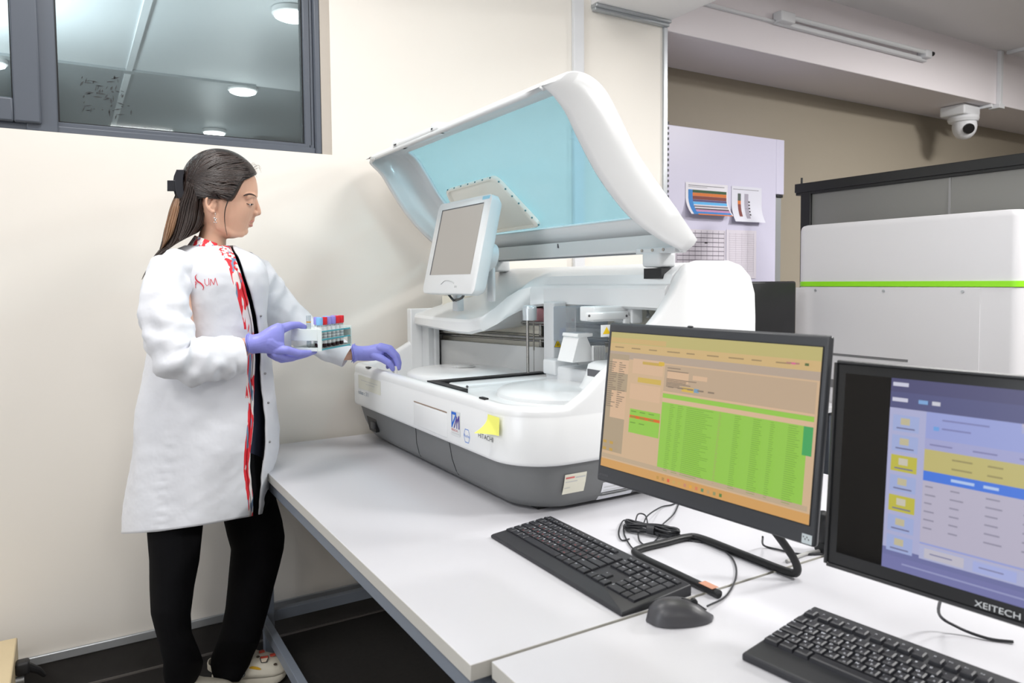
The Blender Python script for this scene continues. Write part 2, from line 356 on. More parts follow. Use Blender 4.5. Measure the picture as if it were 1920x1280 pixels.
# ---- tube lamp on the beam face
t = thing('tube_lamp', 'slim unlit fluorescent batten mounted high on the beam above the whiteboard', 'ceiling light', (4.2, YW, 2.8))
a = MB(); a.rbox((3.44, YW-.03, 2.785), (4.93, YW-.001, 2.812), .006); obj('batten', a, M_trim, t)
a = MB(); a.cyl((3.55, YW-.05, 2.826), (4.86, YW-.05, 2.834), .013, seg=16); obj('tube', a, mat('tube_glass', (228, 230, 232), .2), t)
a = MB(); a.rbox((3.44, YW-.065, 2.79), (3.56, YW-.001, 2.85), .008); obj('end_cap', a, M_trim, t)
a = MB(); a.rbox((4.86, YW-.065, 2.8), (4.93, YW-.001, 2.852), .008); a.cyl((4.93, YW-.05, 2.835), (4.96, YW-.05, 2.836), .014, mi=1); obj('end_cap', a, [M_trim, M_dark], t)
tag(obj('cable_conduit', (lambda q: (q.box((XE+.2, YW-.02, 2.79), (3.44, YW-.001, 2.806)), q)[1])(MB()), M_trim, bevel=.002), 'thin white cable conduit running left from the tube lamp', 'conduit')
# ---- security camera
t = thing('security_camera', 'white dome security camera hanging under the beam', 'camera', (5.7, 2.98, 2.62))
CX, CY = 5.72, 3.02
a = MB(); a.rbox((CX-.11, CY-.09, 2.545), (CX+.11, CY+.09, 2.62), .012); obj('mount_box', a, M_trim, t)
a = MB(); a.revolve([(.02, .0), (.1, -.002), (.104, -.02), (.095, -.04), (.07, -.05), (.01, -.051)], (CX+.01, CY-.02, 2.545)); obj('collar', a, M_trim, t)
a = MB(); a.ball((CX+.01, CY-.03, 2.47), (.082, .082, .095), seg=24); obj('housing', a, M_trim, t)
a = MB(); d = Vector((-.62, -.72, -.25)).normalized(); c = Vector((CX+.01, CY-.03, 2.462)); a.cyl(c+d*.05, c+d*.088, .042, .036, 24); obj('lens', a, mat('lens_black', (12, 12, 14), .15), t)
a = MB(); a.rbox((CX+.1, CY-.17, 2.598), (CX+.12, CY-.05, 2.621), .004); a.tube([(CX+.1, CY-.05, 2.61), (5.86, 2.86, 2.607)], .011); obj('cable_duct', a, M_trim, t)
# ---- white lavender panel (tall cabinet) with papers
t = thing('whiteboard_cabinet', 'tall pale lavender cabinet with papers taped on, behind the analyzer', 'cabinet', (3.5, 3.27, 0))
M_lav = mat('lavender_panel', (214, 211, 232), .35)
a = MB(); a.box((2.70, 3.2, 0), (3.915, 3.32, 2.25)); a.box((3.915, 3.2, 1.9), (3.992, 3.32, 2.25)); obj('body', a, M_lav, t, bevel=.004)
a = MB(); a.box((3.925, 3.215, 0), (3.985, 3.31, 1.9)); obj('edge_channel', a, M_alu, t, bevel=.004)
a = MB(); a.rbox((3.93, 3.205, 1.882), (3.99, 3.215, 1.898), .003); obj('latch', a, M_dark, t)
a = MB()
for k in range(46): a.box((2.985-.012, 3.192, .9+k*.03), (2.985, 3.2, .9+k*.03+.014))
obj('perforated_strip', a, mat('strip_dark', (82, 82, 90), .5), t)
def paper(pts, label, rects, curl=0, base=(232, 230, 238)):
    """pts: x0,x1,z0,z1 on the cabinet face; curl lifts the lower edge"""
    x0, x1, z0, z1 = pts; mbp = MB(); n = 8; mats = [mat('paper_%d%d%d' % base, base, .7)]
    cols = {}
    def Y(v): return 3.197-curl*(max(0, v-.45)**2)*.16
    def add(u0, u1, v0, v1, mi, off=0):
        k = max(1, int((v1-v0)*n)); R = []
        for i in range(k+1):
            v = v0+(v1-v0)*i/k
            R.append([(x0+(x1-x0)*u0, Y(v)-off, z1+(z0-z1)*v), (x0+(x1-x0)*u1, Y(v)-off, z1+(z0-z1)*v)])
        mbp.loft(R, False, False, mi)
    add(0, 1, 0, 1, 0)
    for (u0, u1, v0, v1, c) in rects:
        if c not in cols: cols[c] = len(mats); mats.append(mat('ink_%d_%d_%d' % c, c, .7))
        add(u0, u1, v0, v1, cols[c], .0006)
    o = obj('paper_sheet', mbp, mats, smooth=40); tag(o, label, 'paper', 'papers taped to the cabinet')
    return o
K, bl, gn, og, br, pu, lb, pk = (70, 66, 72), (66, 132, 200), (62, 92, 66), (214, 122, 62), (128, 70, 66), (92, 78, 120), (96, 178, 232), (190, 140, 180)
rects = [(.06, .92, .08, .095, K), (.06, .5, .13, .14, K), (.06, .16, .22, 1, bl)]
vv = .22
for c, h in ((gn, .09), (og, .1), (br, .11), (pu, .07), (lb, .09), ((210, 200, 210), .04), (K, .03), ((214, 208, 216), .05), (K, .04), (pk, .07), (bl, .07), (og, .04)):
    rects.append((.16, .97, vv, vv+h*.97, c)); vv += h
paper((3.121, 3.47, 1.74, 1.93), 'colour striped chart taped to the cabinet', rects, 1)
paper((3.505, 3.775, 1.71, 1.93), 'curled chart with small colour bars at the upper right of the cabinet', [(.05, .9, .08, .09, K), (.2, .3, .2, .4, (86, 96, 90)), (.2, .3, .4, .5, og), (.2, .3, .5, .85, br), (.42, .55, .2, .9, (170, 165, 180))]+[(.45, .6, .4+.09*i, .45+.09*i, K) for i in range(5)], .7, (222, 222, 234))
paper((3.03, 3.455, 1.36, 1.655), 'handwritten squared table sheet taped to the cabinet', [(.05, .97, .07+.09*i, .082+.09*i, (96, 88, 104)) for i in range(10)]+[(.05+.115*i, .057+.115*i, .02, .9, (150, 142, 158)) for i in range(9)]+[(.58, .64, .25, .28, K)], 0, (220, 214, 224))
paper((3.462, 3.73, 1.36, 1.66), 'pale printed sheet at the lower right of the cabinet', [(.1+.2*i, .11+.2*i, .05, .95, (206, 200, 212)) for i in range(5)]+[(.08, .92, .08+.045*i, .088+.045*i, (204, 196, 208)) for i in range(18)], 0, (222, 216, 226))
# ---- black framed glass partition
t = thing('glass_partition', 'black framed partition with a misty panel behind the white cabinet', 'partition', (3.75, 2.0, 0))
M_blk = mat('black_frame', (34, 35, 36), .4)
XP = 3.6
a = MB(); a.box((XP-.03, .2, 1.845), (XP+.03, 2.79, 1.895)); a.box((XP-.02, .2, 1.83), (XP+.02, 2.79, 1.85)); obj('top_rail', a, M_blk, t, bevel=.003)
a = MB(); a.box((XP-.022, 2.69, 0), (XP+.022, 2.755, 1.85)); obj('post', a, M_blk, t, bevel=.003)
a = MB(); a.cyl((XP, 2.765, 1.895), (XP, 2.765, 1.93), .006); obj('hook', a, M_blk, t)
a = MB(); a.box((XP-.006, .2, .1), (XP+.006, 2.69, 1.835)); obj('panel', a, mat('misty_panel', (134, 134, 131), .3), t)
a = MB(); a.box((XP-.009, 1.93, .1), (XP-.006, 1.94, 1.835)); obj('panel_joint', a, mat('joint_grey', (150, 150, 150), .4), t)
# ---- big white laboratory cabinet with green stripe
t = thing('laboratory_cabinet', 'big white instrument housing with a bright green stripe on the right', 'cabinet', (3.5, 2.0, 0))
M_lc = mat('cabinet_white', (222, 221, 224), .35); M_grn = mat('stripe_green', (150, 232, 32), .4)
XC = 3.22; ya, yb = 1.44, 2.5
def rrect(x0, y0, x1, y1, r, n=7):
    out = []
    for cx, cy, a0 in ((x1-r, y1-r, 0), (x0+r, y1-r, 90), (x0+r, y0+r, 180), (x1-r, y0+r, 270)):
        for k in range(n): a = math.radians(a0+90*k/(n-1)); out.append((cx+r*math.cos(a), cy+r*math.sin(a)))
    return out
pl = rrect(XC, ya, XC+.3, yb, .05)
a = MB()
a.loft([[(x+dx, y+dy, z) for (x, y), (dx, dy) in zip(pl, [((XC+.15-q[0])*e, (2.0-q[1])*e) for q in pl])] for z, e in ((1.342, 0), (1.6, 0), (1.617, .012), (1.624, .03), (1.627, .06))]); obj('hood', a, M_lc, t)
a = MB(); pg = rrect(XC-.004, ya-.004, XC+.3, yb, .052); a.loft([[(x, y, z) for x, y in pg] for z in (1.318, 1.342)]); obj('stripe', a, M_grn, t)
a = MB(); a.loft([[(x, y, z) for x, y in pl] for z in (0, 1.316)]); obj('body', a, M_lc, t)
a = MB(); a.box((XC-.003, 1.6, .3), (XC, 2.5, 1.312)); obj('side_panel', a, M_lc, t, bevel=.001)
for yy in (1.67, 2.02, 2.38):
    a = MB(); a.cyl((XC-.008, yy, 1.298), (XC-.002, yy, 1.298), .006, seg=12); obj('screw', a, M_alu, t)
a = MB(); a.box((XC-.006, 1.9, .82), (XC, 2.62, .86)); a.box((XC-.006, 1.9, .98), (XC, 2.62, .99)); obj('groove_strip', a, mat('groove_grey', (120, 120, 122), .4), t)
# ---- black monitor back behind the analyzer
t = thing('rear_monitor', 'black screen standing behind the analyzer, seen from behind', 'monitor', (2.95, 2.5, 0))
a = MB(); a.rbox((2.55, 2.42, 1.0), (3.12, 2.46, 1.345), .01); obj('housing', a, mat('matte_black', (30, 30, 32), .45), t)
a = MB(); a.rbox((2.8, 2.455, .76), (2.88, 2.49, 1.2), .005); a.rbox((2.7, 2.4, .745), (2.98, 2.56, .76), .005); obj('stand', a, MATS['matte_black'], t)
t = thing('side_table', 'grey table behind the analyzer carrying the black screen', 'table', (2.85, 2.45, 0))
a = MB(); a.box((2.45, 2.2, .715), (3.2, 2.75, .745)); obj('tabletop', a, M_trim, t, bevel=.004)
for x in (2.5, 3.15):
    for y in (2.25, 2.7):
        a = MB(); a.box((x-.02, y-.02, 0), (x+.02, y+.02, .715)); obj('leg', a, M_frame, t, bevel=.003)
# ---- beige wooden cabinet corner at lower left with its black castor
t = thing('wooden_cabinet', 'low beige wooden cabinet corner with black castor at the lower left', 'cabinet', (-.4, 2.55, 0))
M_wood = mat('beige_laminate', (206, 188, 152), .5, noise_amt=.06, noise_scale=8)
a = MB(); a.box((-.75, 2.3, .07), (-.176, 2.72, .262)); obj('body', a, M_wood, t, bevel=.004)
for y in (2.36, 2.62):
    a = MB(); a.cyl((-.2, y-.02, .032), (-.2, y+.02, .032), .032, seg=20); a.box((-.215, y-.024, .03), (-.185, y+.024, .07)); obj('castor', a, mat('rubber_black', (34, 34, 36), .5), t)
a = MB(); a.rbox((-.176, 2.57, .2), (-.14, 2.61, .24), .008); a.tube([(-.15, 2.59, .22), (-.12, 2.6, .195), (-.105, 2.61, .17)], [.014, .01, .006]); obj('latch', a, MATS['rubber_black'], t)
a = MB(); a.cyl((-.176, 2.585, .185), (-.155, 2.585, .185), .011); a.cyl((-.176, 2.6, .15), (-.16, 2.6, .15), .009); obj('bolt', a, M_alu, t)
# ================================================================ tables
M_top = mat('tabletop_laminate', (202, 202, 207), .32, noise_amt=.006, noise_scale=80)
M_edge = mat('table_edge_band', (196, 194, 188), .5); M_steel = mat('blue_grey_steel', (128, 136, 148), .4)
def table(name, label, x0, x1, y0, y1, legs, extra=()):
    t = thing(name, label, 'table', ((x0+x1)/2, (y0+y1)/2, 0))
    a = MB(); a.box((x0, y0, .722), (x1, y1, .75)); o = obj('tabletop', a, [M_top, M_edge], t, bevel=.0015)
    for p in o.data.polygons:
        if abs(p.normal.z) < .5: p.material_index = 1
    a = MB()
    a.box((x0+.015, y0+.02, .675), (x0+.05, y1-.03, .722)); a.box((x1-.05, y0+.02, .675), (x1-.015, y1-.03, .722))
    a.box((x0+.05, y0+.02, .675), (x1-.05, y0+.055, .722)); a.box((x0+.05, y1-.065, .675), (x1-.05, y1-.03, .722)); obj('apron', a, M_steel, t, bevel=.002)
    for (x, y) in legs:
        a = MB(); a.box((x-.018, y-.018, .0), (x+.018, y+.018, .675)); obj('leg', a, M_steel, t, bevel=.002)
    for (p, q) in extra:
        a = MB(); a.box(p, q); obj('stretcher', a, M_steel, t, bevel=.002)
    return t
table('work_table', 'white laminate table with grey steel frame carrying the analyzer', .526, 2.0, 1.012, 2.81,
      [(.585, 2.725), (.572, 1.06), (1.94, 2.725), (1.94, 1.06)],
      [((.548, 1.078, .12), (.574, 2.74, .16)), ((.603, 2.715, .118), (1.922, 2.742, .158))])
table('corner_desk', 'white desk in front carrying both screens, seamed against the analyzer table', .56, 2.2, -.55, 1.004,
      [(.62, .93), (.62, -.48), (2.14, .93), (2.14, -.48)])
# ================================================================ chemistry analyzer
AN = thing('chemistry_analyzer', 'large white benchtop analyzer with raised lid and dark grey base', 'laboratory machine', (1.35, 2.15, .75))
M_w = mat('machine_white', (232, 234, 235), .28, coat=.2); M_w_in = mat('machine_inner_white', (216, 219, 221), .4)
M_gb = mat('machine_grey', (112, 114, 115), .45, bump=.05, bscale=900); M_st = mat('steel_rail', (168, 166, 162), .22, metal=.9)
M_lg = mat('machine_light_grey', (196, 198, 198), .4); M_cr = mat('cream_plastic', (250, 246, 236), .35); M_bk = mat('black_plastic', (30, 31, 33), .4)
M_ink = mat('ink_grey', (92, 92, 96), .6); M_pink = mat('pink_plastic', (206, 150, 158), .45); M_beige = mat('beige_metal', (232, 228, 214), .5)
M_yel = mat('warning_yellow', (240, 200, 24), .5)
def plan(x0, y0, x1, y1, rn, rf):
    """front (-x) corners rounded: rn at the near end, rf at the far end"""
    P = [(x1, y1)]
    P += [(x0+rf+rf*math.cos(math.radians(a)), y1-rf+rf*math.sin(math.radians(a))) for a in np.linspace(90, 180, 8)]
    P += [(x0+rn+rn*math.cos(math.radians(a)), y0+rn+rn*math.sin(math.radians(a))) for a in np.linspace(180, 270, 14)]
    P += [(x1, y0)]; return P
a = MB()
a.loft([[(x, y, z) for x, y in plan(x0, y0, x1, y1, rn, .08)] for z, x0, y0, x1, y1, rn in
        ((.757, 1.03, 1.60, 1.70, 2.72, .12), (.763, 1.0, 1.572, 1.73, 2.745, .13), (.785, .982, 1.552, 1.745, 2.76, .14), (.83, .963, 1.536, 1.752, 2.772, .145), (.893, .947, 1.522, 1.757, 2.782, .15))])
obj('base_skirt', a, M_gb, AN, smooth=60)
a = MB(); a.box((1.05, 1.62, .7502), (1.15, 1.72, .76)); a.box((1.05, 2.55, .7502), (1.15, 2.65, .76)); a.box((1.55, 1.62, .7502), (1.65, 1.72, .76)); a.box((1.55, 2.55, .7502), (1.65, 2.65, .76)); obj('feet', a, M_bk, AN)
def skirt_x(z): return interp(z, [.763, .785, .83, .893], [1.0, .982, .963, .947])
for px0, py0, px1, py1 in ((783, 803, 787, 850), (846, 832, 858, 893)):
    y0 = at_x(px0, py0, .955).y; y1 = at_x(px1, py1, .985).y
    a = MB(); a.tube([(skirt_x(z)-.0003, y0+(y1-y0)*(.885-z)/.11, z) for z in (.888, .87, .85, .83, .81, .79, .775)], .0013, 6); obj('door_seam', a, M_bk, AN)
# side opening near the far end
o_ = at_x(700, 800, .965)
a = MB(); a.prism([(o_.y+.06, .862), (o_.y-.05, .858), (o_.y-.045, .80), (o_.y+.02, .80)], .958, .972, 'x'); a.rbox((.95, o_.y-.045, .812), (.962, o_.y-.01, .838), .004, 1); obj('power_inlet', a, [M_bk, mat('socket_grey', (70, 70, 72), .4)], AN)
# white shell: far side, front, near side with swept up rim
path = [(1.764, 2.79, 1.30), (1.75, 2.79, 1.37), (1.69, 2.79, 1.405), (1.5, 2.79, 1.405), (1.44, 2.79, 1.35), (1.36, 2.79, 1.26), (1.28, 2.79, 1.185), (1.2, 2.79, 1.13), (1.13, 2.79, 1.092), (1.07, 2.79, 1.062)]
path += [(.93+.07+.07*math.cos(math.radians(t)), 2.72+.07*math.sin(math.radians(t)), 1.045) for t in np.linspace(90, 180, 8)]
path += [(.93, y, 1.042) for y in (2.5, 2.3, 2.1, 1.9, 1.75)]
path += [(.93+.15+.15*math.cos(math.radians(t)), 1.66+.15*math.sin(math.radians(t)), 1.04) for t in np.linspace(180, 270, 14)]
path += [(1.13, 1.51, 1.066), (1.183, 1.51, 1.108), (1.27, 1.51, 1.172), (1.34, 1.51, 1.222), (1.395, 1.51, 1.272), (1.435, 1.51, 1.322), (1.465, 1.51, 1.372), (1.495, 1.51, 1.402), (1.54, 1.51, 1.413), (1.66, 1.51, 1.413), (1.71, 1.51, 1.40), (1.744, 1.51, 1.372), (1.76, 1.51, 1.33), (1.764, 1.51, 1.26)]
rings = []
for i, (x, y, zt) in enumerate(path):
    q0, q1 = path[max(i-1, 0)], path[min(i+1, len(path)-1)]
    tx, ty = q1[0]-q0[0], q1[1]-q0[1]; L = math.hypot(tx, ty) or 1; nx, ny = -ty/L, tx/L
    if nx*(x-1.35)+ny*(y-2.15) < 0: nx, ny = -nx, -ny
    if i < 3: nx, ny = 0, 1
    if i > len(path)-5: nx, ny = 0, -1
    sec = [(-.045, .892), (-.01, .888), (-.002, .892), (0, .90), (0, 1.005), (-.003, 1.012), (-.003, 1.016), (-.003, zt-.014), (-.006, zt-.006), (-.014, zt), (-.03, zt), (-.038, zt-.006), (-.042, zt-.016), (-.045, .95)]
    rings.append([(x+nx*o, y+ny*o, z) for o, z in sec])
a = MB(); a.loft(rings); obj('shell', a, M_w, AN, smooth=50)
# rear housing
a = MB()
a.prism([(1.56, .9), (1.56, 1.0), (1.6, 1.27), (1.5, 1.40), (1.54, 1.408), (1.66, 1.409), (1.71, 1.396), (1.742, 1.37), (1.757, 1.33), (1.76, 1.26), (1.76, .9)], 1.54, 2.76, 'y'); obj('rear_housing', a, M_w, AN, smooth=50)
# hood: touch screen shelf at the far end sweeping up into the cross beam
H = [  # front x, y front, z low, z up, y back
 (1.20, 2.765, 1.190, 1.232, 2.765), (1.172, 2.70, 1.186, 1.230, 2.70), (1.168, 2.50, 1.180, 1.228, 2.55), (1.168, 2.32, 1.175, 1.228, 2.42), (1.175, 2.245, 1.176, 1.229, 2.36),
 (1.20, 2.205, 1.188, 1.24, 2.32), (1.245, 2.185, 1.212, 1.272, 2.28), (1.29, 2.185, 1.236, 1.305, 2.25), (1.335, 2.185, 1.254, 1.328, 2.22), (1.38, 2.17, 1.266, 1.340, 2.19), (1.41, 2.13, 1.271, 1.343, 2.13), (1.42, 2.05, 1.272, 1.344, 2.05), (1.42, 1.85, 1.272, 1.344, 1.85), (1.42, 1.65, 1.272, 1.344, 1.65), (1.43, 1.545, 1.270, 1.344, 1.545)]
rings = []
for xf, yf, zl, zu, ybk in H:
    k = (xf-1.168)/(1.42-1.168)
    mx = xf+.10*(1-k)+.012
    rings.append([(1.62, ybk, zl+.02), (xf+.03, yf+(ybk-yf)*.1, zl+.004), (xf+.012, yf, zl), (xf, yf, zl+.008), (xf, yf, zu-.012), (xf+.006, yf, zu-.002), (xf+.02, yf+(ybk-yf)*.1, zu+.003),
                  (mx+.02, yf+(ybk-yf)*.5, zu+.03+.0*k), (1.49, ybk, 1.395), (1.51, ybk, 1.407), (1.60, ybk, 1.409), (1.62, ybk, 1.38)])
a = MB(); a.loft(rings); obj('hood', a, M_w, AN, smooth=28)
# recess holes for the lid hinge near the right
h0 = at_x(1218, 503, 1.475)
a = MB(); a.box((1.445, 1.575, 1.362), (1.5, 1.65, 1.392)); obj('hinge_recess', a, M_bk, AN)
a = MB(); a.rbox((1.435, 1.572, 1.395), (1.50, 1.65, 1.44), .01); obj('hinge_arm', a, M_w_in, AN)
a = MB(); a.rbox((1.435, 2.5, 1.395), (1.50, 2.58, 1.44), .01); obj('hinge_arm', a, M_w_in, AN)
# interior
a = MB(); a.box((.974, 1.553, .93), (1.6, 2.748, 1.0)); obj('deck', a, M_w_in, AN, bevel=.003)
def bx(px0, py0, px1, py1, Y, dep, mb, mi=0, r=.003):
    p = at_y(px0, py0, Y); q = at_y(px1, py1, Y)
    mb.rbox((p.x, Y, min(p.z, q.z)), (q.x, Y+dep, max(p.z, q.z)), r, mi)
# slanted back panel and rails
A0, A1 = Vector((1.262, 2.72, 0)), Vector((1.555, 1.6, 0)); dr = (A1-A0).normalized(); nb = Vector((-dr.y, dr.x, 0))
if nb.x < 0: nb = -nb
def back(mb, off, z0, z1, t0=0, t1=1, th=.01, mi=0):
    p, q = A0+(A1-A0)*t0+nb*off, A0+(A1-A0)*t1+nb*off
    vs = [p, q, q+nb*th, p+nb*th]; mb.add([(v.x, v.y, z0) for v in vs]+[(v.x, v.y, z1) for v in vs], [(0, 1, 2, 3), (4, 5, 6, 7), (0, 1, 5, 4), (1, 2, 6, 5), (2, 3, 7, 6), (3, 0, 4, 7)], mi)
a = MB(); back(a, .03, 1.0, 1.12); obj('inner_wall', a, M_lg, AN)
a = MB(); back(a, .05, 1.09, 1.3); obj('upper_inner_wall', a, M_beige, AN)
a = MB(); back(a, .0, 1.0, 1.125, .04, .62, .012); obj('tray_wall', a, mat('tray_wall_grey', (206, 207, 206), .4), AN, bevel=.002)
for z, o, r in ((1.158, .0, .006), (1.145, .02, .004), (1.212, .0, .0045), (1.202, .02, .003)):
    a = MB(); p, q = A0+nb*o, A1+nb*o; a.cyl((p.x, p.y, z), (q.x, q.y, z), r, seg=12); obj('guide_rail', a, M_st, AN)
a = MB(); back(a, .028, 1.166, 1.168, 0, 1, .002); back(a, .028, 1.198, 1.2, 0, 1, .002); obj('drive_belt', a, M_bk, AN)
a = MB(); p = A0+dr*.05; a.rbox((p.x-.02, p.y-.13, 1.17), (p.x+.045, p.y-.01, 1.198), .004); a.cyl((p.x-.0, p.y-.132, 1.184), (p.x-.0, p.y-.128, 1.184), .008, mi=1); obj('belt_bracket', a, [M_w_in, M_st], AN)
a = MB(); a.box((1.222, 2.68, 1.0), (1.262, 2.745, 1.24)); a.box((1.243, 2.66, 1.0), (1.262, 2.68, 1.235)); obj('side_column', a, M_w_in, AN, bevel=.003)
a = MB(); a.box((1.175, 2.745, 1.0), (1.6, 2.785, 1.25)); obj('side_wall', a, M_w, AN, bevel=.004)
# sample disc cover
a = MB(); cdx, cdy = 1.235, 2.385
a.revolve([(.205, .985), (.214, .99), (.216, 1.018), (.212, 1.03), (.2, 1.036), (.15, 1.041), (.075, 1.044), (.068, 1.046), (.045, 1.046), (.036, 1.040), (.012, 1.039)], (cdx, cdy, 0), 64); obj('disc_cover', a, M_w, AN, smooth=50)
a = MB(); a.rbox((cdx-.035, cdy-.012, 1.044), (cdx+.035, cdy+.012, 1.05), .003); obj('disc_handle', a, M_lg, AN)
# reagent section plates and black slot
a = MB(); a.box((.98, 1.93, 1.001), (1.006, 2.165, 1.040)); a.box((1.0, 2.122, 1.001), (1.45, 2.158, 1.0405)); obj('slot', a, M_bk, AN)
a = MB(); a.rbox((1.0, 1.56, 1.0), (1.48, 2.085, 1.024), .008); obj('reagent_cover', a, M_w, AN)
a = MB(); a.rbox((1.03, 2.03, 1.018), (1.44, 2.112, 1.036), .006); a.cyl((1.055, 2.028, 1.03), (1.055, 2.034, 1.03), .004, mi=1); obj('front_bar', a, [M_w, M_ink], AN)
a = MB(); a.revolve([(.2, 1.02), (.2, 1.034), (.19, 1.042), (.12, 1.048), (.01, 1.05)], (1.25, 1.78, 0), 56); obj('reagent_disc_cover', a, M_w, AN, smooth=50)
a = MB()
a.loft([[(x, y, z) for x, y in rrect(1.27+e, 1.545, 1.56, 1.74-e, .06-min(e, .05))] for z, e in ((1.0, -.06), (1.03, -.035), (1.06, -.012), (1.09, 0), (1.115, .006), (1.122, .02))]); obj('reagent_housing', a, M_w, AN, smooth=50)
p0 = at_y(1106, 694, 1.62)
a = MB(); a.box((1.268, 1.60, 1.085), (1.272, 1.69, 1.105)); obj('vent_slot', a, M_ink, AN)
a = MB(); a.rbox((1.33, 1.76, 1.02), (1.5, 2.0, 1.085), .006); obj('wash_station', a, M_w_in, AN)
# sample probe, pink probe, tower
a = MB(); pc = at_y(993, 572, 2.12); pb = at_y(993, 600, 2.12); a.revolve([(.02, pb.z-.001), (.024, pb.z), (.025, pc.z-.012), (.023, pc.z-.003), (.018, pc.z)], (pc.x, 2.12, 0), 28); obj('probe_cap', a, mat('silver_plastic', (204, 210, 214), .25, metal=.3), AN, smooth=50)
a = MB(); a.cyl((pc.x-.012, 2.115, pb.z), (pc.x-.012, 2.115, 1.046), .0052, seg=12); a.cyl((pc.x+.016, 2.12, pb.z), (pc.x+.016, 2.12, 1.12), .003, seg=10); a.cyl((pc.x+.016, 2.12, 1.12), (pc.x+.016, 2.12, 1.047), .001, seg=6); obj('sample_probe', a, M_st, AN)
a = MB(); bx(1007, 578, 1032, 600, 2.16, .05, a, 0, .004); bx(1011, 598, 1029, 605, 2.165, .04, a, 0, .003); obj('probe_head', a, M_pink, AN)
a = MB(); bx(1013, 604, 1017, 668, 2.17, .01, a, 0, .002); bx(1018, 604, 1022, 668, 2.18, .01, a, 1, .001); bx(1025, 604, 1032, 672, 2.18, .02, a, 2, .002); obj('lift_rail', a, [M_st, M_bk, M_beige], AN)
a = MB(); bx(1037, 566, 1063, 678, 2.0, .06, a, 0, .006); obj('tower', a, mat('tower_grey', (206, 208, 210), .4), AN)
tw = at_y(1037, 566, 2.0)
c0 = at_y(1035.5, 651, 1.9985); c1 = at_y(1050, 651, 1.9985); c2 = at_y(1043, 637, 1.9985)
a = MB()
c0.x = tw.x+.002; c1.x = c0.x+.03; c2 = Vector((c0.x+.015, 1.9985, c0.z+.027))
a.add([c0, c1, c2], [(0, 1, 2)], 1)
cc = (c0+c1+c2)/3; a.add([cc+(v-cc)*.86+Vector((0, -.0004, 0)) for v in (c0, c1, c2)], [(0, 1, 2)], 0)
for k in range(3):
    an = math.radians(90+120*k); q = cc+Vector((math.cos(an)*.0035, -.0008, math.sin(an)*.0035)); a.cyl(q, q+Vector((0, -.0004, 0)), .0026, seg=12, mi=1); a.cyl(q+Vector((0, -.0004, 0)), q+Vector((0, -.0006, 0)), .0014, seg=10, mi=0)
obj('warning_label', a, [M_yel, M_bk], AN, smooth=0)
a = MB(); bx(1040, 676, 1085, 700, 1.93, .07, a, 0, .006); obj('inner_ledge', a, M_w_in, AN)
# reagent side mechanisms
M_clear = glass_mat('clear_plastic', (214, 220, 226), .22, .05, .08)
a = MB(); bx(1079, 576, 1141, 640, 1.80, .12, a, 0, .004); obj('clear_guard', a, M_clear, AN)
a = MB(); bx(1113, 575, 1192, 600, 1.72, .07, a, 0, .005); bx(1185, 577, 1206, 606, 1.70, .09, a, 0, .006); obj('arm_housing', a, M_w, AN)
a = MB(); bx(1101, 586, 1180, 598, 1.705, .012, a, 0, .005); bx(1171, 592, 1182, 625, 1.706, .01, a, 0, .003)
for px_ in (1105, 1175):
    p = at_y(px_, 592, 1.7045); a.cyl((p.x, 1.7045, p.z), (p.x, 1.7065, p.z), .004, seg=12, mi=1)
obj('arm_link', a, [M_w, M_ink], AN)
random.seed(3)
for k in range(7):
    a = MB(); p = at_y(1208+random.random()*26, 578+random.random()*30, 1.70+random.random()*.04)
    a.tube(smooth_path([p, p+Vector((.02, .02, .01)), p+Vector((.05, .03, -.02*random.random())), p+Vector((.08, .06, .01))], 4), .004, 8); obj('hose', a, M_lg, AN)
a = MB()
t0, t1 = at_y(1085, 633, 1.78), at_y(1073, 680, 1.78); t2, t3 = at_y(1101, 633, 1.78), at_y(1120, 680, 1.78)
a.loft([[(x0, y0, z), (x1, y0, z), (x1, y0+.08, z), (x0, y0+.08, z)] for x0, x1, y0, z in ((t1.x, t3.x, 1.78, t1.z), (t0.x, t2.x, 1.78, t0.z), (t0.x-.006, t2.x+.02, 1.778, t0.z+.002), (t0.x-.004, t2.x+.02, 1.778, t0.z+.012))]); obj('mixer_cone', a, M_w, AN, bevel=.003)
a = MB(); bx(1096, 640, 1135, 668, 1.80, .06, a, 0, .004)
obj('cuvette_box', a, M_clear, AN)
a = MB()
for k in range(9): bx(1113+k*2.6, 648, 1114.2+k*2.6, 676, 1.755, .01, a, 0, .0005)
obj('comb', a, M_lg, AN)
q = at_y(1128, 612, 1.66); a = MB(); a.box((q.x, 1.66, q.z-.03), (q.x+.035, 1.664, q.z+.004), 0); a.add([(q.x+.004, 1.6595, q.z-.022), (q.x+.032, 1.6595, q.z-.022), (q.x+.018, 1.6595, q.z-.001)], [(0, 1, 2)], 1); obj('warning_tag', a, [M_w, M_yel], AN)
# ---- lid
Ty = 1.5; FAR = 2.75
T = smooth_path([at_y(px, py, Ty) for px, py in ((1304, 446), (1262, 378), (1200, 288), (1163, 212), (1136, 163), (1106, 137), (1076, 131), (1048, 141), (1018, 160))], 4)
R_ = smooth_path([at_y(px, py, Ty) for px, py in ((1283, 473), (1232, 446), (1182, 407), (1128, 338), (1088, 265), (1062, 212), (1040, 183), (1026, 168), (1018, 160))], 4)
T = [Vector((p.x, 0, p.z)) for p in T]; R_ = [Vector((p.x, 0, p.z)) for p in R_]; n = len(T)
i0, i1 = 3, 19     # window along the curve
bm = bmesh.new(); ys = [Ty, Ty+.012, 1.585, 2.69, FAR-.012, FAR]
def V3(p, y): return bm.verts.new((p.x, y, p.z))
cen = sum(T, Vector())/n
grid = [[V3(T[i]+(R_[i]-T[i]).normalized()*(.006 if j in (0, 5) else 0), ys[j]) for j in range(6)] for i in range(n)]
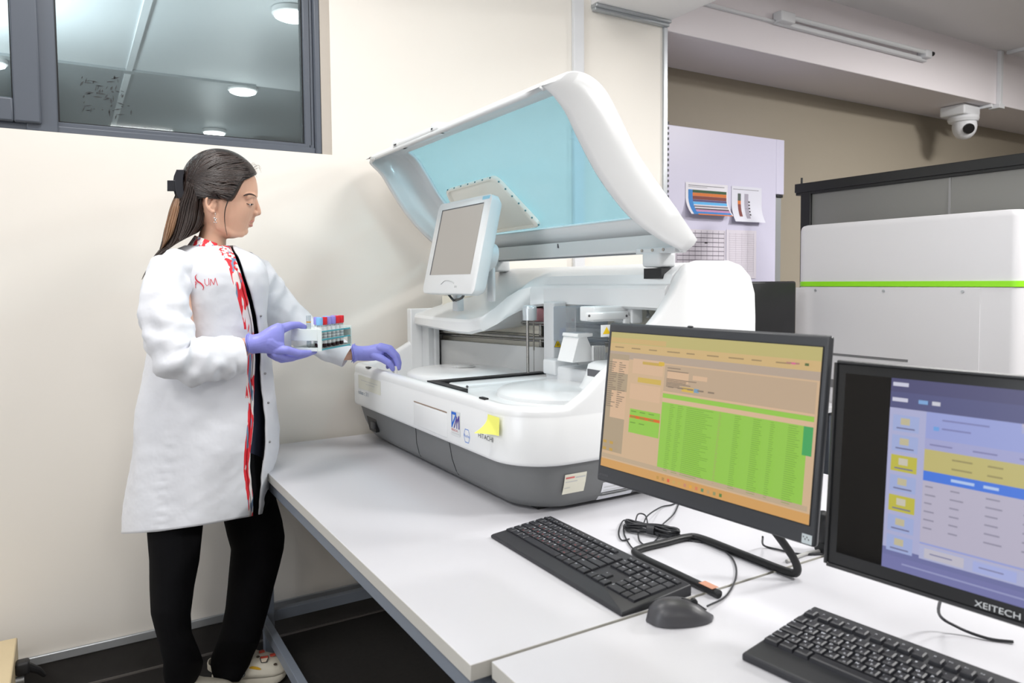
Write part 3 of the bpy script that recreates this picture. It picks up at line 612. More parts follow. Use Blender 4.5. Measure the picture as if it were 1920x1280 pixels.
for i in range(n-1):
    for j in range(5):
        if j == 2 and i0 <= i < i1: continue
        bm.faces.new((grid[i][j], grid[i+1][j], grid[i+1][j+1], grid[i][j+1]))
for side, j in ((-1, 0), (1, 5)):
    prev = [grid[i][j] for i in range(n)]
    rd = [(.11 if side > 0 else .02)*max(0, (i-(n-9))/8)**2.6 for i in range(n)]
    for i in range(n): prev[i].co.y -= side*rd[i]
    for k, (f, b) in enumerate(((.12, .012), (.5, .016), (.9, .006), (1, 0))):
        cur = [V3(T[i].lerp(R_[i], f), ys[j]+side*b-side*rd[i]) for i in range(n)]
        for i in range(n-1): bm.faces.new((prev[i], prev[i+1], cur[i+1], cur[i]))
        prev = cur
for (i, d) in ((0, 1),):   # closing strips hinge and front edge
    p = [grid[i][j] for j in range(6)]; q = [V3(R_[i], p[j].co.y) for j in range(6)]
    for j in range(5): bm.faces.new((p[j], p[j+1], q[j+1], q[j]))
bmesh.ops.remove_doubles(bm, verts=bm.verts, dist=.0005)
bmesh.ops.recalc_face_normals(bm, faces=bm.faces)
me = bpy.data.meshes.new('lid'); bm.to_mesh(me); bm.free(); finish(me, M_w, 55); lid = link('lid', me, AN)
s_ = lid.modifiers.new('solid', 'SOLIDIFY'); s_.thickness = .014; s_.offset = -1
# blue see-through window following the lid
M_blue = glass_mat('blue_acrylic', (176, 226, 242), .42, .08, .06)
a = MB(); a.loft([[(T[i].x, 1.58, T[i].z), (T[i].x, 2.695, T[i].z)] for i in range(i0, i1+1)], False, False); wdo = obj('lid_window', a, M_blue, AN, smooth=60)
# inner frame strip of the lid and the raised cream door
P0 = T[6]; tdir = (T[14]-T[4]).normalized(); nrm = Vector((tdir.z, 0, -tdir.x));  nrm = nrm if nrm.x < 0 else -nrm   # towards the opening
def at_lid(px, py, off=.01):
    d = Vector(ray(px, py)); c = Vector((0, 0, CAMH)); Q = P0+nrm*off; t = (Q-c).dot(nrm)/d.dot(nrm); return c+d*t
co = [at_lid(*p) for p in ((838, 354), (931, 327), (1018, 421), (880, 441))]
def rpoly(co, r, k=5):
    out = []; n_ = len(co)
    for i in range(n_):
        a_, b_, c_ = co[i-1], co[i], co[(i+1) % n_]; u = (a_-b_).normalized()*r; v = (c_-b_).normalized()*r
        for j in range(k+1):
            t = j/k; out.append((b_+u)*(1-t)**2+b_*2*t*(1-t)+(b_+v)*t*t)
    return out
ro = rpoly(co, .03); ctr = sum(ro, Vector())/len(ro)
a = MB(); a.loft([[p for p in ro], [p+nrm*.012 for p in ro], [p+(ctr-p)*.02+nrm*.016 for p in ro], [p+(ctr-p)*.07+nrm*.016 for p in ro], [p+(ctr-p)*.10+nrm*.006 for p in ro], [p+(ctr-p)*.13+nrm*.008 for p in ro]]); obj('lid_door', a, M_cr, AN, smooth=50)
a = MB()
for i in range(7):
    q = co[0].lerp(co[1], (i+.5)/7)+nrm*.013; a.ball(q, .0035, seg=8)
    q = co[1].lerp(co[2], (i+.7)/7)+nrm*.013; a.ball(q, .0035, seg=8)
obj('clip', a, mat('teal_clip', (96, 140, 146), .4), AN)
# front grip on the lid edge
a = MB(); zt = max(T, key=lambda p: p.z)
f0 = T[-1]
for y0, y1, hgt in ((2.12, 2.46, .0), (2.10, 2.15, .008), (2.42, 2.47, .008)):
    a.rbox((f0.x+.0, y0, f0.z+.0), (f0.x+.05, y1, f0.z+.02+hgt), .008)
obj('lid_grip', a, M_w, AN)
# hinge bar along the lower edge of the lid
r0 = R_[0]; h0_, h1_ = at_y(1228, 440, 1.6), at_y(1228, 470, 1.6)
a = MB(); a.prism([(h0_.x-.0, h0_.z+.0), (h0_.x+.012, h0_.z+.002), (h1_.x+.03, h1_.z-.004), (h1_.x+.012, h1_.z-.006)], 1.52, 2.77, 'y'); obj('hinge_bar', a, mat('hinge_bar_grey', (214, 219, 220), .35), AN)
a = MB(); a.box((h1_.x+.004, 1.52, h1_.z-.0065), (h1_.x+.008, 2.77, h1_.z-.0035)); p = at_x(1047, 461, h0_.x-.001+.004); a.box((h0_.x+.0, p.y-.003, p.z-.007), (h0_.x+.008, p.y+.003, p.z+.007)); obj('hinge_seam', a, M_ink, AN)
a = MB(); a.rbox((h1_.x-.004, 1.515, h1_.z-.008), (h1_.x+.04, 1.68, h1_.z+.008), .003, 0)
for k in range(3): a.cyl((h1_.x-.007, 1.56+k*.045, h1_.z+.002), (h1_.x-.003, 1.56+k*.045, h1_.z+.002), .0045, seg=12, mi=1)
obj('hinge_plate', a, [M_w_in, M_st], AN)
# ---- touch screen
Mt = Matrix.Translation((1.112, 2.292, 1.318)) @ Matrix.Rotation(math.radians(13), 4, 'Y')   # local: x back, y width, z up
a = MB(); hw, hh = .2, .335
a.loft([[(x, y, z) for y, z in rrect(-hw+e, 0+e, hw-e, hh-e, .02)] for x, e in ((0, .004), (.003, 0), (.03, 0), (.05, .012), (.062, .04))], M=Mt); ts = obj('touch_screen', a, M_w, AN, smooth=50)
a = MB(); a.add([(-.0008, -.158, .066), (-.0008, .158, .066), (-.0008, .158, .308), (-.0008, -.158, .308)], [(0, 1, 2, 3)], 0, Mt); obj('display', a, mat('display_glow', (204, 198, 190), .3, emit=.62), ts, smooth=0)
a = MB()
random.seed(5)
for y0, y1, z0, z1, c in ((-.158, .158, .304, .308, 0), (.15, .158, .066, .308, 0)): a.add([(-.0012, y0, z0), (-.0012, y1, z0), (-.0012, y1, z1), (-.0012, y0, z1)], [(0, 1, 2, 3)], 0, Mt)
obj('display_edge', a, M_ink, ts, smooth=0)
a = MB(); a.rbox((-.001, -.19, .318), (.004, -.14, .33), .002, M=Mt); obj('brand_badge', a, mat('cyan_badge', (150, 212, 236), .4), ts)
a = MB(); a.tube(smooth_path([Mt @ Vector((-.001, y, z)) for y, z in ((.05, .032), (.02, .045), (-.03, .042), (-.05, .035))], 5), .0012, 6); [a.box((-.002, -.065-k*.01, .02), (0, -.062-k*.01, .027), M=Mt) for k in range(2)]; obj('mark', a, M_lg, ts)
a = MB(); a.cyl(Mt @ Vector((.055, -.12, .14)), Mt @ Vector((.085, -.12, .14)), .055, .05, 28); obj('mount_disc', a, M_w_in, ts)
a = MB(); a.rbox((1.21, 2.135, 1.29), (1.222, 2.175, 1.42), .004); obj('mount_bracket', a, M_w_in, AN); a = MB(); a.rbox((1.2, 2.38, 1.25), (1.23, 2.42, 1.42), .006); obj('mount_bracket', a, M_w_in, AN)
for k in range(2):
    p = at_x(838+k*34, 548, 1.15); a = MB(); a.tube(smooth_path([p, at_x(846+k*20, 558, 1.17), at_x(850+k*5, 563, 1.2), at_x(852, 566, 1.25)], 5), .0045, 8); obj('cable', a, M_bk, AN)
# ---- front stickers and writing
XF = .9295
def fr_(px, py): return at_x(px, py, XF)
Rv, Uv = Vector((0, -1, 0)), Vector((0, 0, 1))
a = MB(); p, q = fr_(776, 751), fr_(838, 772)
a.add([(XF-.0005, p.y, p.z), (XF-.0005, q.y, q.z), (XF-.0005, q.y, q.z-.0035), (XF-.0005, p.y, p.z-.0035)], [(0, 1, 2, 3)]); obj('hatch_slot', a, mat('slot_brown', (150, 128, 112), .6), AN, smooth=0)
a = MB(); a.rbox((XF-.0015, q.y, .905), (XF+.002, p.y, p.z-.006), .001); obj('front_hatch', a, M_w, AN)
# blue and violet emblem sticker
p = fr_(846, 768); Wd, Hd = .055, .07
a = MB(); a.box((XF-.0006, p.y-Wd, p.z-Hd), (XF, p.y, p.z), 0)
O = Vector((XF-.001, p.y, p.z-Hd)); Rw, Uw = Rv*Wd, Uv*Hd
def poly_on(mb, pts, mi, off=0): mb.add([O+Rw*u+Uw*v+Vector((-off, 0, 0)) for u, v in pts], [list(range(len(pts)))], mi)
poly_on(a, [(.04, .95), (.6, .95), (.52, .84), (.14, .84)], 1); poly_on(a, [(.04, .95), (.14, .84), (.14, .45), (.04, .3)], 1); poly_on(a, [(.6, .95), (.6, .8), (.1, .28), (.04, .3), (.1, .45), (.5, .84)], 1, .0001)
poly_on(a, [(.3, .3), (.62, .8), (.7, .8), (.7, .3), (.62, .3), (.62, .62), (.4, .3)], 2, .0002); poly_on(a, [(.66, .62), (.88, .85), (.96, .85), (.96, .3), (.86, .3), (.86, .68), (.7, .5)], 2, .0003)
put_text(a, 'MEDICAL', .009, O+Rw*.03+Uw*.17, Rv, Uv, 3, sx=1.1); poly_on(a, [(.03, .08), (.97, .08), (.97, .1), (.03, .1)], 4)
obj('emblem_sticker', a, [M_w_in, mat('emblem_blue', (44, 108, 205), .5), mat('emblem_violet', (84, 70, 150), .5), mat('emblem_red', (214, 110, 108), .5), M_lg], AN, smooth=0)
# hexagonal blue maker's mark, maker lettering, model lettering
p = fr_(869, 795); a = MB(); W2 = .038; c = p+Rv*W2*.5-Uv*.03
hexp = [(-.5, 0), (-.28, .42), (.28, .42), (.5, 0), (.28, -.42), (-.28, -.42)]
for s1, s2 in ((1, .93),):
    o1 = [c+Rv*W2*u*s1+Uv*W2*v*1.2*s1 for u, v in hexp]; o2 = [c+Rv*W2*u*.9+Uv*W2*v*1.2*.88 for u, v in hexp]
    a.add(o1+o2, [(i, (i+1) % 6, 6+(i+1) % 6, 6+i) for i in range(6)])
put_text(a, 'Roche', .0125, c-Rv*.0165-Uv*.004, Rv, Uv); obj('maker_badge', a, mat('mark_blue', (112, 150, 220), .5), AN, smooth=0)
p = fr_(896, 812); a = MB(); put_text(a, 'HITACHI', .0185, p-Uv*.010, Rv, Uv, sx=1.15); obj('lettering', a, M_ink, AN, smooth=0)
p = fr_(672, 737); a = MB(); put_text(a, 'cobas c 311', .022, p, Rv, Uv, sx=1.1); obj('model_lettering', a, mat('ink_blue_grey', (120, 140, 160), .5), AN, smooth=0)
a = MB(); p = fr_(672, 702); a.box((XF-.0005, p.y-.23, p.z-.05), (XF, p.y, p.z-.0), 0)
for k in range(2): a.box((XF-.0008, p.y-.2+k*.03, p.z-.018-k*.01), (XF, p.y-.03-k*.05, p.z-.016-k*.01), 1)
obj('faded_tape', a, [mat('faded_tape_cream', (224, 224, 212), .6), M_lg], AN, smooth=0)
a = MB()
for px_, py_ in ((691, 689), (907, 747)):
    p = at_z(px_, py_, 1.0425); a.box((p.x-.006, p.y-.016, 1.041), (p.x+.006, p.y+.016, 1.0455))
obj('rim_buffer', a, M_bk, AN)
# stickers on the near face of the base
YB = 1.53
def stick(px0, py0, px1, py1, name, rects, mats):
    p, q = at_y(px0, py0, YB), at_y(px1, py1, YB); Z0, Z1 = q.z, p.z; Wd = q.x-p.x; Hd = Z1-Z0
    def yb(z): return interp(z, [.763, .785, .83, .893], [1.572, 1.552, 1.536, 1.522])-.0012
    mbp = MB()
    mbp.add([(p.x, yb(Z0), Z0), (q.x, yb(Z0), Z0), (q.x, yb((Z0+Z1)/2), (Z0+Z1)/2), (q.x, yb(Z1), Z1), (p.x, yb(Z1), Z1), (p.x, yb((Z0+Z1)/2), (Z0+Z1)/2)], [(0, 1, 2, 5), (5, 2, 3, 4)], 0)
    for u0, v0, u1, v1, mi in rects:
        z0, z1 = Z0+Hd*v0, Z0+Hd*v1; mbp.add([(p.x+Wd*u0, yb(z0)-.0006, z0), (p.x+Wd*u1, yb(z0)-.0006, z0), (p.x+Wd*u1, yb(z1)-.0006, z1), (p.x+Wd*u0, yb(z1)-.0006, z1)], [(0, 1, 2, 3)], mi)
    obj(name, mbp, mats, AN, smooth=0)
M_lab = mat('label_cream', (226, 224, 208), .5)
stick(1059, 890, 1100, 922, 'serial_label', [(.05, .78, .45, .86, 1), (.5, .76, .95, .82, 2), (.05, .6, .6, .64, 2), (.05, .3, .3, .33, 2)], [M_lab, MATS['emblem_red'], M_lg])
stick(1135, 906, 1200, 931, 'white_label', [(.05, .2+.17*i, .8, .24+.17*i, 1) for i in range(4)], [mat('label_white', (228, 230, 236), .5), M_lg])
# yellow sticky note with a lifted corner
p = fr_(915, 776); sn = MB(); n_ = 8; Wn = .062; Hn = .047
rows = []
for i in range(n_+1):
    v = i/n_; row = []
    for j in range(n_+1):
        u = j/n_; lift = max(0, v-u*.9-.15)**2*.05+.0012+.002*v
        row.append((XF-lift, p.y-Wn*u-(max(0, v-u-.3)**2)*-.012, p.z-Hn*v))
    rows.append(row)
sn.loft(rows, False, False); so = obj('sticky_note', sn, mat('note_yellow', (238, 238, 120), .7), None, smooth=60); tag(so, 'yellow sticky note with a curled corner on the front of the analyzer', 'sticky note')
# ================================================================ things on the desks
M_km = mat('keyboard_black', (44, 45, 49), .45, bump=.05, bscale=700); M_key = mat('key_black', (38, 39, 44), .4); M_leg = mat('legend_white', (214, 218, 226), .5); M_legr = mat('legend_red', (188, 84, 76), .5)
def keyboard(label, loc, rotz, W, D, u, front, slim=True, tilt=3.0):
    """local x runs along the keys, y towards the back row, origin front-left corner"""
    t = thing('keyboard', label, 'keyboard', loc, rotz)
    K = MB(); n = 5; zb = .024 if slim else .03; zf = .009 if slim else .014
    K.loft([[(x, y, z) for x, y, z in ((e, e, 0), (W-e, e, 0), (W-e, D-e, 0), (e, D-e, 0))] for e in (0,)] +
           [[(0, 0, zf*.7), (W, 0, zf*.7), (W, D, zb*.9), (0, D, zb*.9)], [(.004, .003, zf), (W-.004, .003, zf), (W-.004, D-.003, zb), (.004, D-.003, zb)]])
    o = obj('body', K, M_km, t, bevel=.003, local=True)
    slope = (zb-zf)/D
    def zs(y): return zf+slope*y
    rows = []
    mx = .006; yb = D-.006
    R = {5: (.62, [(i*1.0+(.0 if i == 0 else .2*((i-1)//4+1) if not slim else .12*((i-1)//4+1)), 1.0) for i in range(13)]),
         4: (1, [(i, 1) for i in range(13)]+[(13, 2)]), 3: (1, [(0, 1.5)]+[(1.5+i, 1) for i in range(12)]+[(13.5, 1.5)]),
         2: (1, [(0, 1.75)]+[(1.75+i, 1) for i in range(11)]+[(12.75, 2.25)]), 1: (1, [(0, 1.25)]+[(1.25+i, 1) for i in range(11)]+[(12.25, 2.75)]),
         0: (1, [(0, 1.25), (1.25, 1.25), (2.5, 1.25), (3.75, 6.25), (10, 1.25), (11.25, 1.25), (12.5, 1.25), (13.75, 1.25)])}
    nav0 = 15.25; num0 = 18.5
    R[5][1].extend([(nav0+i, 1) for i in range(3)]+([(num0+i, 1) for i in range(4)] if slim else []))
    R[4][1].extend([(nav0+i, 1) for i in range(3)]+[(num0+i, 1) for i in range(4)])
    R[3][1].extend([(nav0+i, 1) for i in range(3)]+[(num0+i, 1) for i in range(3)])
    R[2][1].extend([(num0+i, 1) for i in range(3)])
    R[1][1].extend([(nav0+1, 1)]+[(num0+i, 1) for i in range(3)])
    R[0][1].extend([(nav0+i, 1) for i in range(3)]+[(num0, 2), (num0+2, 1)])
    legends = {5: ['Esc']+['F%d' % i for i in range(1, 13)]+['Prt', 'Scr', 'Brk', 'Cal', 'Vol', 'Mut', 'Slp'], 4: list('`1234567890-=')+['Back', 'Ins', 'Hm', 'Up', 'Nm', '/', '*', '-'], 3: ['Tab']+list('QWERTYUIOP[]')+['\\', 'Del', 'End', 'Dn', '7', '8', '9'],
               2: ['Caps']+list("ASDFGHJKL;'")+['Enter', '4', '5', '6'], 1: ['Shift']+list('ZXCVBNM,./')+['', 'Shift', '^', '1', '2', '3'], 0: ['Ctrl', 'Win', 'Alt', '', 'Alt', 'Fn', 'M', 'Ctrl', '<', 'v', '>', '0', '.']}
    cyr = {3: [None]+list('ЙЦУКЕНГШЩЗХЪ'), 2: [None]+list('ФЫВАПРОЛДЖЭ'), 1: [None]+list('ЯЧСМИТЬБЮ')}
    k0 = 5
    g = .0022 if slim else .0016
    hgt = .0045 if slim else .0075
    for r in range(6):
        hs, ks = R[r]; yr = front+(r*u) + (0 if r < 5 else (.15*u if slim else .55*u))
        for j, (kx, kw) in enumerate(ks):
            x0, x1 = mx+kx*u+g/2, mx+(kx+kw)*u-g/2; y0, y1 = yr+g/2, yr+u*(hs if slim or r < 5 else 1)-g/2
            if x1 > W-.002 or y1 > D: continue
            a = MB(); z = zs((y0+y1)/2)
            e = .0008 if slim else .0028
            M = Matrix.Translation((0, y0, zs(y0)))@Matrix.Rotation(math.atan(slope), 4, 'X')
            hh = y1-y0
            a.loft([[(x0, 0, 0), (x1, 0, 0), (x1, hh, 0), (x0, hh, 0)], [(x0+e*.6, e*.6, hgt*.8), (x1-e*.6, e*.6, hgt*.8), (x1-e*.6, hh-e*.6, hgt*.8), (x0+e*.6, hh-e*.6, hgt*.8)], [(x0+e+.001, e+.001, hgt), (x1-e-.001, e+.001, hgt), (x1-e-.001, hh-e-.001, hgt), (x0+e+.001, hh-e-.001, hgt)]], M=M)
            lg = legends[r][j] if j < len(legends[r]) else ''
            if lg:
                sz = .0062 if len(lg) == 1 else .0042
                if r == 5: sz *= .8
                O = M @ Vector((x0+.0030, hh-.0035-sz*.75, hgt+.0002)); Uy = (M.to_3x3() @ Vector((0, 1, 0)))
                put_text(a, lg, sz*1.15, O, Vector((1, 0, 0)), Uy, 1)
                if r in cyr and j < len(cyr[r]) and cyr[r][j]:
                    put_text(a, cyr[r][j], .005, M @ Vector((x0+.0095, .0028, hgt+.0002)), Vector((1, 0, 0)), Uy, 2)
            ko = obj('key', a, [M_key, M_leg, M_legr if slim else M_leg], t, local=True, smooth=20)
    for (kx, rr) in ((num0+3, 3), (num0+3, 1)):     # tall numpad keys
        a = MB(); x0, x1 = mx+kx*u+g/2, mx+(kx+1)*u-g/2; y0 = front+(rr-1)*u+g/2; y1 = y0+2*u-g
        if x1 > W-.002: continue
        a.loft([[(x0, y0, zs(y0)), (x1, y0, zs(y0)), (x1, y1, zs(y1)), (x0, y1, zs(y1))], [(x0+.001, y0+.001, zs(y0)+hgt), (x1-.001, y0+.001, zs(y0)+hgt), (x1-.001, y1-.001, zs(y1)+hgt), (x0+.001, y1-.001, zs(y1)+hgt)]])
        obj('key', a, M_key, t, local=True, smooth=20)
    return t
# rotz turns local +x (along the keys) to world -y, local +y (back) to world +x
kb1 = keyboard('slim black keyboard with a flat palm strip beside the cable bundle', (.838, 1.500, .7505), math.radians(-90.3), .487, .172, .0209, .038, True)
kb2 = keyboard('chunky black keyboard cut by the lower right corner, under the blue screen', (.902, .795, .7505), math.radians(-83.5), .48, .212, .0212, .048, False)
# ---- mouse
t = thing('computer_mouse', 'dark grey wired mouse on the white desk beside the slim keyboard', 'mouse', (.92, .955, .7505))
M_ms = mat('mouse_grey', (68, 68, 72), .38)
mp = at_z(1222, 1155, .765); mq = at_z(1330, 1150, .76)
c = Vector((.918, .951, .7505)); dirn = Vector((.115, -.052, 0)).normalized(); sid = Vector((-dirn.y, dirn.x, 0)); Lm, Wm = .062, .0335
rings = []
for k in range(13):
    s = -1+2*k/12; wf = (1-abs(s)**2.6)**.5*(1-.08*s) if abs(s) < 1 else 0; wf = max(wf, .08)
    hz = .040*(1-abs((s+.25)/1.28)**2.2)*1.0; hz = max(hz*(1-min(1, abs(s))**5)**.45, .004)
    ring = []
    for q in range(20):
        an = 2*math.pi*q/20; yy = math.cos(an); zz = math.sin(an)
        ring.append(c+dirn*(s*Lm)+sid*(yy*Wm*wf)+Vector((0, 0, (hz*max(zz, 0)**.8 if zz > 0 else 0)+.0005)))
    rings.append(ring)
a = MB(); a.loft(rings); obj('body', a, M_ms, t, smooth=60)
a = MB(); a.tube([c+dirn*s*Lm+Vector((0, 0, .040*(1-abs((s+.25)/1.28)**2.2)+.0004)) for s in (.05, .3, .55, .8)], .0012, 6); obj('button_seam', a, M_bk, t)
a = MB(); b = c+dirn*.42*Lm+Vector((0, 0, .031)); a.cyl(b-sid*.004, b+sid*.004, .006, seg=16); obj('scroll_wheel', a, M_bk, t)
a = MB(); P = [at_z(1326, 1136, .757), at_z(1360, 1118, .753), at_z(1378, 1088, .753), at_z(1380, 1062, .753), at_z(1368, 1040, .753), at_z(1340, 1020, .753), at_z(1290, 1012, .753), at_z(1262, 1004, .753)]
a.tube(smooth_path(P, 6), .0018, 8); obj('cable', a, M_km, t)
# ---- cable bundle
t = thing('cable_bundle', 'coiled black cable tied in a bundle behind the slim keyboard', 'cable', (1.2, 1.31, .7505))
cb = at_z(1222, 992, .765); ax = (at_z(1268, 1000, .765)-at_z(1176, 984, .765)); ax.z = 0; ax.normalize(); ay_ = Vector((-ax.y, ax.x, 0))
random.seed(21); a = MB()
for k in range(9):
    w_, h_ = .062+random.random()*.012, .008+random.random()*.012; zc = .757+random.random()*.018; ph = random.random()*.5-.25
    pts = []
    for i in range(28):
        an = 2*math.pi*i/28; u = math.cos(an)*w_; v = math.sin(an)*h_*(.25+.75*abs(math.cos(an))**1.2)+ph*u*.3
        pts.append(cb+ax*u+ay_*v+Vector((0, 0, zc-.765+.003*math.sin(3*an+k))))
    a.tube(pts+[pts[0]], .0021, 7)
obj('loops', a, M_km, t)
a = MB(); a.tube([cb-ax*.009, cb+ax*.009], .015, 16, flat=.8); obj('tie', a, M_km, t)
for nm, P in (('strand', [(1190, 985, .765), (1196, 964, .78), (1210, 966, .775), (1215, 985, .765)]), ('strand', [(1190, 990, .76), (1172, 982, .757), (1170, 1000, .753), (1183, 1024, .753), (1196, 1034, .753)]),
              ('strand', [(1205, 985, .77), (1215, 966, .77), (1240, 950, .755), (1262, 945, .753), (1290, 930, .753)]), ('strand', [(1240, 985, .76), (1262, 965, .755), (1270, 950, .753), (1276, 935, .753)]),
              ('strand', [(1180, 1010, .753), (1165, 1012, .753), (1160, 995, .753), (1170, 975, .756), (1188, 985, .765)]), ('strand', [(1196, 1000, .758), (1200, 1015, .753), (1215, 1022, .753), (1232, 1010, .753), (1236, 998, .76)]), ('strand', [(1260, 1000, .757), (1282, 1004, .753), (1296, 1010, .753)])):
    a = MB(); a.tube(smooth_path([at_z(*p) for p in P], 6), .0018, 7); obj(nm, a, M_km, t)
# ---- monitors
M_mb = mat('monitor_bezel', (56, 58, 62), .38); M_mb2 = mat('monitor_black', (30, 31, 33), .3)
def frame_mat(TL, TR, BL):
    TL, TR, BL = Vector(TL), Vector(TR), Vector(BL); return TL, (TR-TL), (BL-TL)
def e_mat(rgb, k): return mat('screen_%d_%d_%d' % rgb, rgb, .3, emit=k)
def screen(name, O, Rw, Dn, rects, k, parent, off=.0016):
    """rects: u0 v0 u1 v1 colour, v down; painted as layers of lit rectangles on the display"""
    a = MB(); mats = []; idx = {}; N = Rw.cross(Dn).normalized(); N = N if N.dot(Vector((0, 0, CAMH))-O) > 0 else -N
    for i, (u0, v0, u1, v1, c) in enumerate(rects):
        if c not in idx: idx[c] = len(mats); mats.append(e_mat(c, k))
        l = off+.00002*i; a.add([O+Rw*u0+Dn*v0+N*l, O+Rw*u1+Dn*v0+N*l, O+Rw*u1+Dn*v1+N*l, O+Rw*u0+Dn*v1+N*l], [(0, 1, 2, 3)], idx[c])
    return obj(name, a, mats, parent, smooth=0)
def housing(O, Rw, Dn, th, mb, r=.006, extra=0):
    u, v = Rw.normalized(), Dn.normalized(); n_ = u.cross(v); n_ = n_ if n_.y*0+n_.x > 0 else -n_      # backwards = +x
    W_, H_ = Rw.length, Dn.length; M = Matrix((( u.x, -v.x, n_.x, O.x), (u.y, -v.y, n_.y, O.y), (u.z, -v.z, n_.z, O.z), (0, 0, 0, 1)))
    mb.rbox((0, -H_, 0), (W_, 0, th), r, M=M); return M, n_
# first monitor
t = thing('computer_monitor', 'dark grey monitor showing a green table on an orange tinted screen', 'monitor', (1.12, 1.05, .7505))
O, Rw, Dn = frame_mat((1.053, 1.32, 1.263), (1.099, .782, 1.263), (1.012, 1.317, .906))
a = MB(); Mh, nb_ = housing(O, Rw, Dn, .014, a); obj('housing', a, M_mb, t)
a = MB(); a.rbox((.06, -.33, .012), (.48, -.06, .04), .012, M=Mh); obj('back_cover', a, M_mb, t)
W1 = Rw.length; H1 = Dn.length
SC = (.0125/W1, .021/H1, 1-.0125/W1, 1-.036/H1)
tan_, tan2, gry, lgr, dgr, orr, yl, prl = (214, 182, 146), (205, 172, 128), (186, 166, 148), (150, 205, 72), (62, 168, 92), (226, 108, 36), (214, 180, 96), (222, 186, 152)
rc = [(0, 0, 1, 1, tan_), (0, 0, 1, .08, (196, 184, 118)), (0, .04, .32, .075, (210, 178, 118)), (0, .08, 1, .14, (214, 182, 126)), (0, .14, 1, .19, gry), (.0, .16, .12, .88, (180, 160, 132)), (.02, .2, .12, .3, prl), (.03, .43, .12, .63, prl),
      (.145, .18, .145+.17, .285, prl), (.2, .195, .31, .215, (206, 172, 84)), (.29, .185, .32, .21, (222, 184, 60)), (.18, .31, .31, .345, (214, 182, 84)), (.14, .36, .31, .47, prl), (.325, .2, .99, .44, (196, 170, 142)), (.34, .24, .45, .31, prl), (.47, .25, .54, .28, prl),
      (.42, .335, .48, .365, (220, 184, 80)), (.48, .335, .505, .36, (120, 160, 190)), (.15, .54, .32, .71, lgr), (.15, .585, .32, .605, orr),
      (.325, .395, .99, .425, lgr), (.325, .425, .99, .455, prl), (.325, .455, .97, .92, lgr), (.325, .38, .99, .393, prl), (0, .94, 1, 1, (216, 162, 92)), (0, .9, .99, .93, (196, 172, 142)), (.955, .455, .99, .62, dgr)]
random.seed(9); ink = (140, 122, 104); inkg = (112, 160, 52)
for i in range(9): rc.append((.03+.1*i, .105, .03+.1*i+.04+random.random()*.03, .113, (160, 136, 96)))
for i in range(22):
    y = .22+i*.0155; rc.append((.005, y, .03+random.random()*.03, y+.006, ink)); rc.append((.065, y, .08+random.random()*.035, y+.006, ink))
for i in range(8): rc.append((.34, .215+.02*i if i < 2 else .27+.01*i, .4+random.random()*.1, .221+.02*i if i < 2 else .276+.01*i, ink))
for i in range(5): rc.append((.35+.05*i, .34, .38+.05*i, .35, ink))
for i in range(36):
    y = .465+i*.0126
    for x0, L in ((.37, .025), (.41, .03), (.455, .13), (.61, .012), (.68, .03), (.76, .04), (.83, .02), (.9, .05)):
        rc.append((x0, y, x0+L*(.6+.4*random.random()), y+.0028, inkg if x0 != .61 else (176, 150, 110)))
for i in range(8): rc.append((.17+.05*(i % 3), .55+.02*(i//3*2), .2+.05*(i % 3), .557+.02*(i//3*2), inkg))
for i, c in enumerate(((196, 150, 70), (180, 140, 80), (226, 96, 64), (206, 170, 96), (210, 170, 90), (206, 140, 110), (232, 168, 60), (220, 130, 90), (96, 140, 96), (190, 160, 110), (150, 150, 100), (90, 130, 60))):
    rc.append((.34+.028*i, .957, .352+.028*i, .978, c))
for i in range(4): rc.append((.02+.04*(i % 2), .8+.05*(i//2), .04+.04*(i % 2), .82+.05*(i//2), (200, 160, 70)))
rc.append((.88, .1, .93, .11, (180, 130, 120))); rc.append((.95, .098, .965, .113, (90, 110, 60))); rc.append((.9, .1, .915, .112, (220, 110, 150)))
SO = O+Rw*SC[0]+Dn*SC[1]; SR = Rw*(SC[2]-SC[0]); SD = Dn*(SC[3]-SC[1])
a = MB(); N = -nb_; e = .0008
a.add([SO-SR*.004-SD*.006+N*e, SO+SR*1.004-SD*.006+N*e, SO+SR*1.004+SD*1.006+N*e, SO-SR*.004+SD*1.006+N*e], [(0, 1, 2, 3)]); obj('screen_border', a, M_bk, t, smooth=0)
screen('screen', SO, SR, SD, rc, .88, t)
a = MB(); q = O+Rw*.955+Dn*.945+N*.0006; a.add([q, q+Rw*.035, q+Rw*.035+Dn*.045, q+Dn*.045], [(0, 1, 2, 3)], 0)
for i in range(4): qq = q+Rw*(.004+.006*i)+Dn*.01*(1+i % 2)+N*.0003; a.add([qq, qq+Rw*.004, qq+Rw*.004+Dn*.008, qq+Dn*.008], [(0, 1, 2, 3)], 1)
obj('badge', a, [mat('badge_silver', (186, 196, 200), .4), M_ink], t, smooth=0)
a = MB(); put_text(a, 'Lenovo', .011, O+Rw*.008+Dn*.962+N*.0006, Rw.normalized(), -Dn.normalized(), sx=1); obj('lettering', a, mat('letter_grey', (96, 98, 102), .4), t, smooth=0)
a = MB(); p = O+Rw*.43-Dn*.001; a.rbox((p.x+.001, p.y-.006, p.z-.002), (p.x+.008, p.y+.006, p.z+.002), .002); obj('webcam_tab', a, M_mb, t)
zz = .7585
P = [(1.043, .975, zz), (1.043, 1.10, zz), (1.045, 1.215, zz), (1.075, 1.238, zz), (1.15, 1.238, zz), (1.212, 1.237, zz), (1.238, 1.215, zz), (1.241, 1.10, zz), (1.243, .985, zz), (1.243, .955, zz+.008), (1.232, .958, .80), (1.19, .985, .87), (1.145, 1.015, .945), (1.11, 1.03, 1.02), (1.09, 1.035, 1.06)]
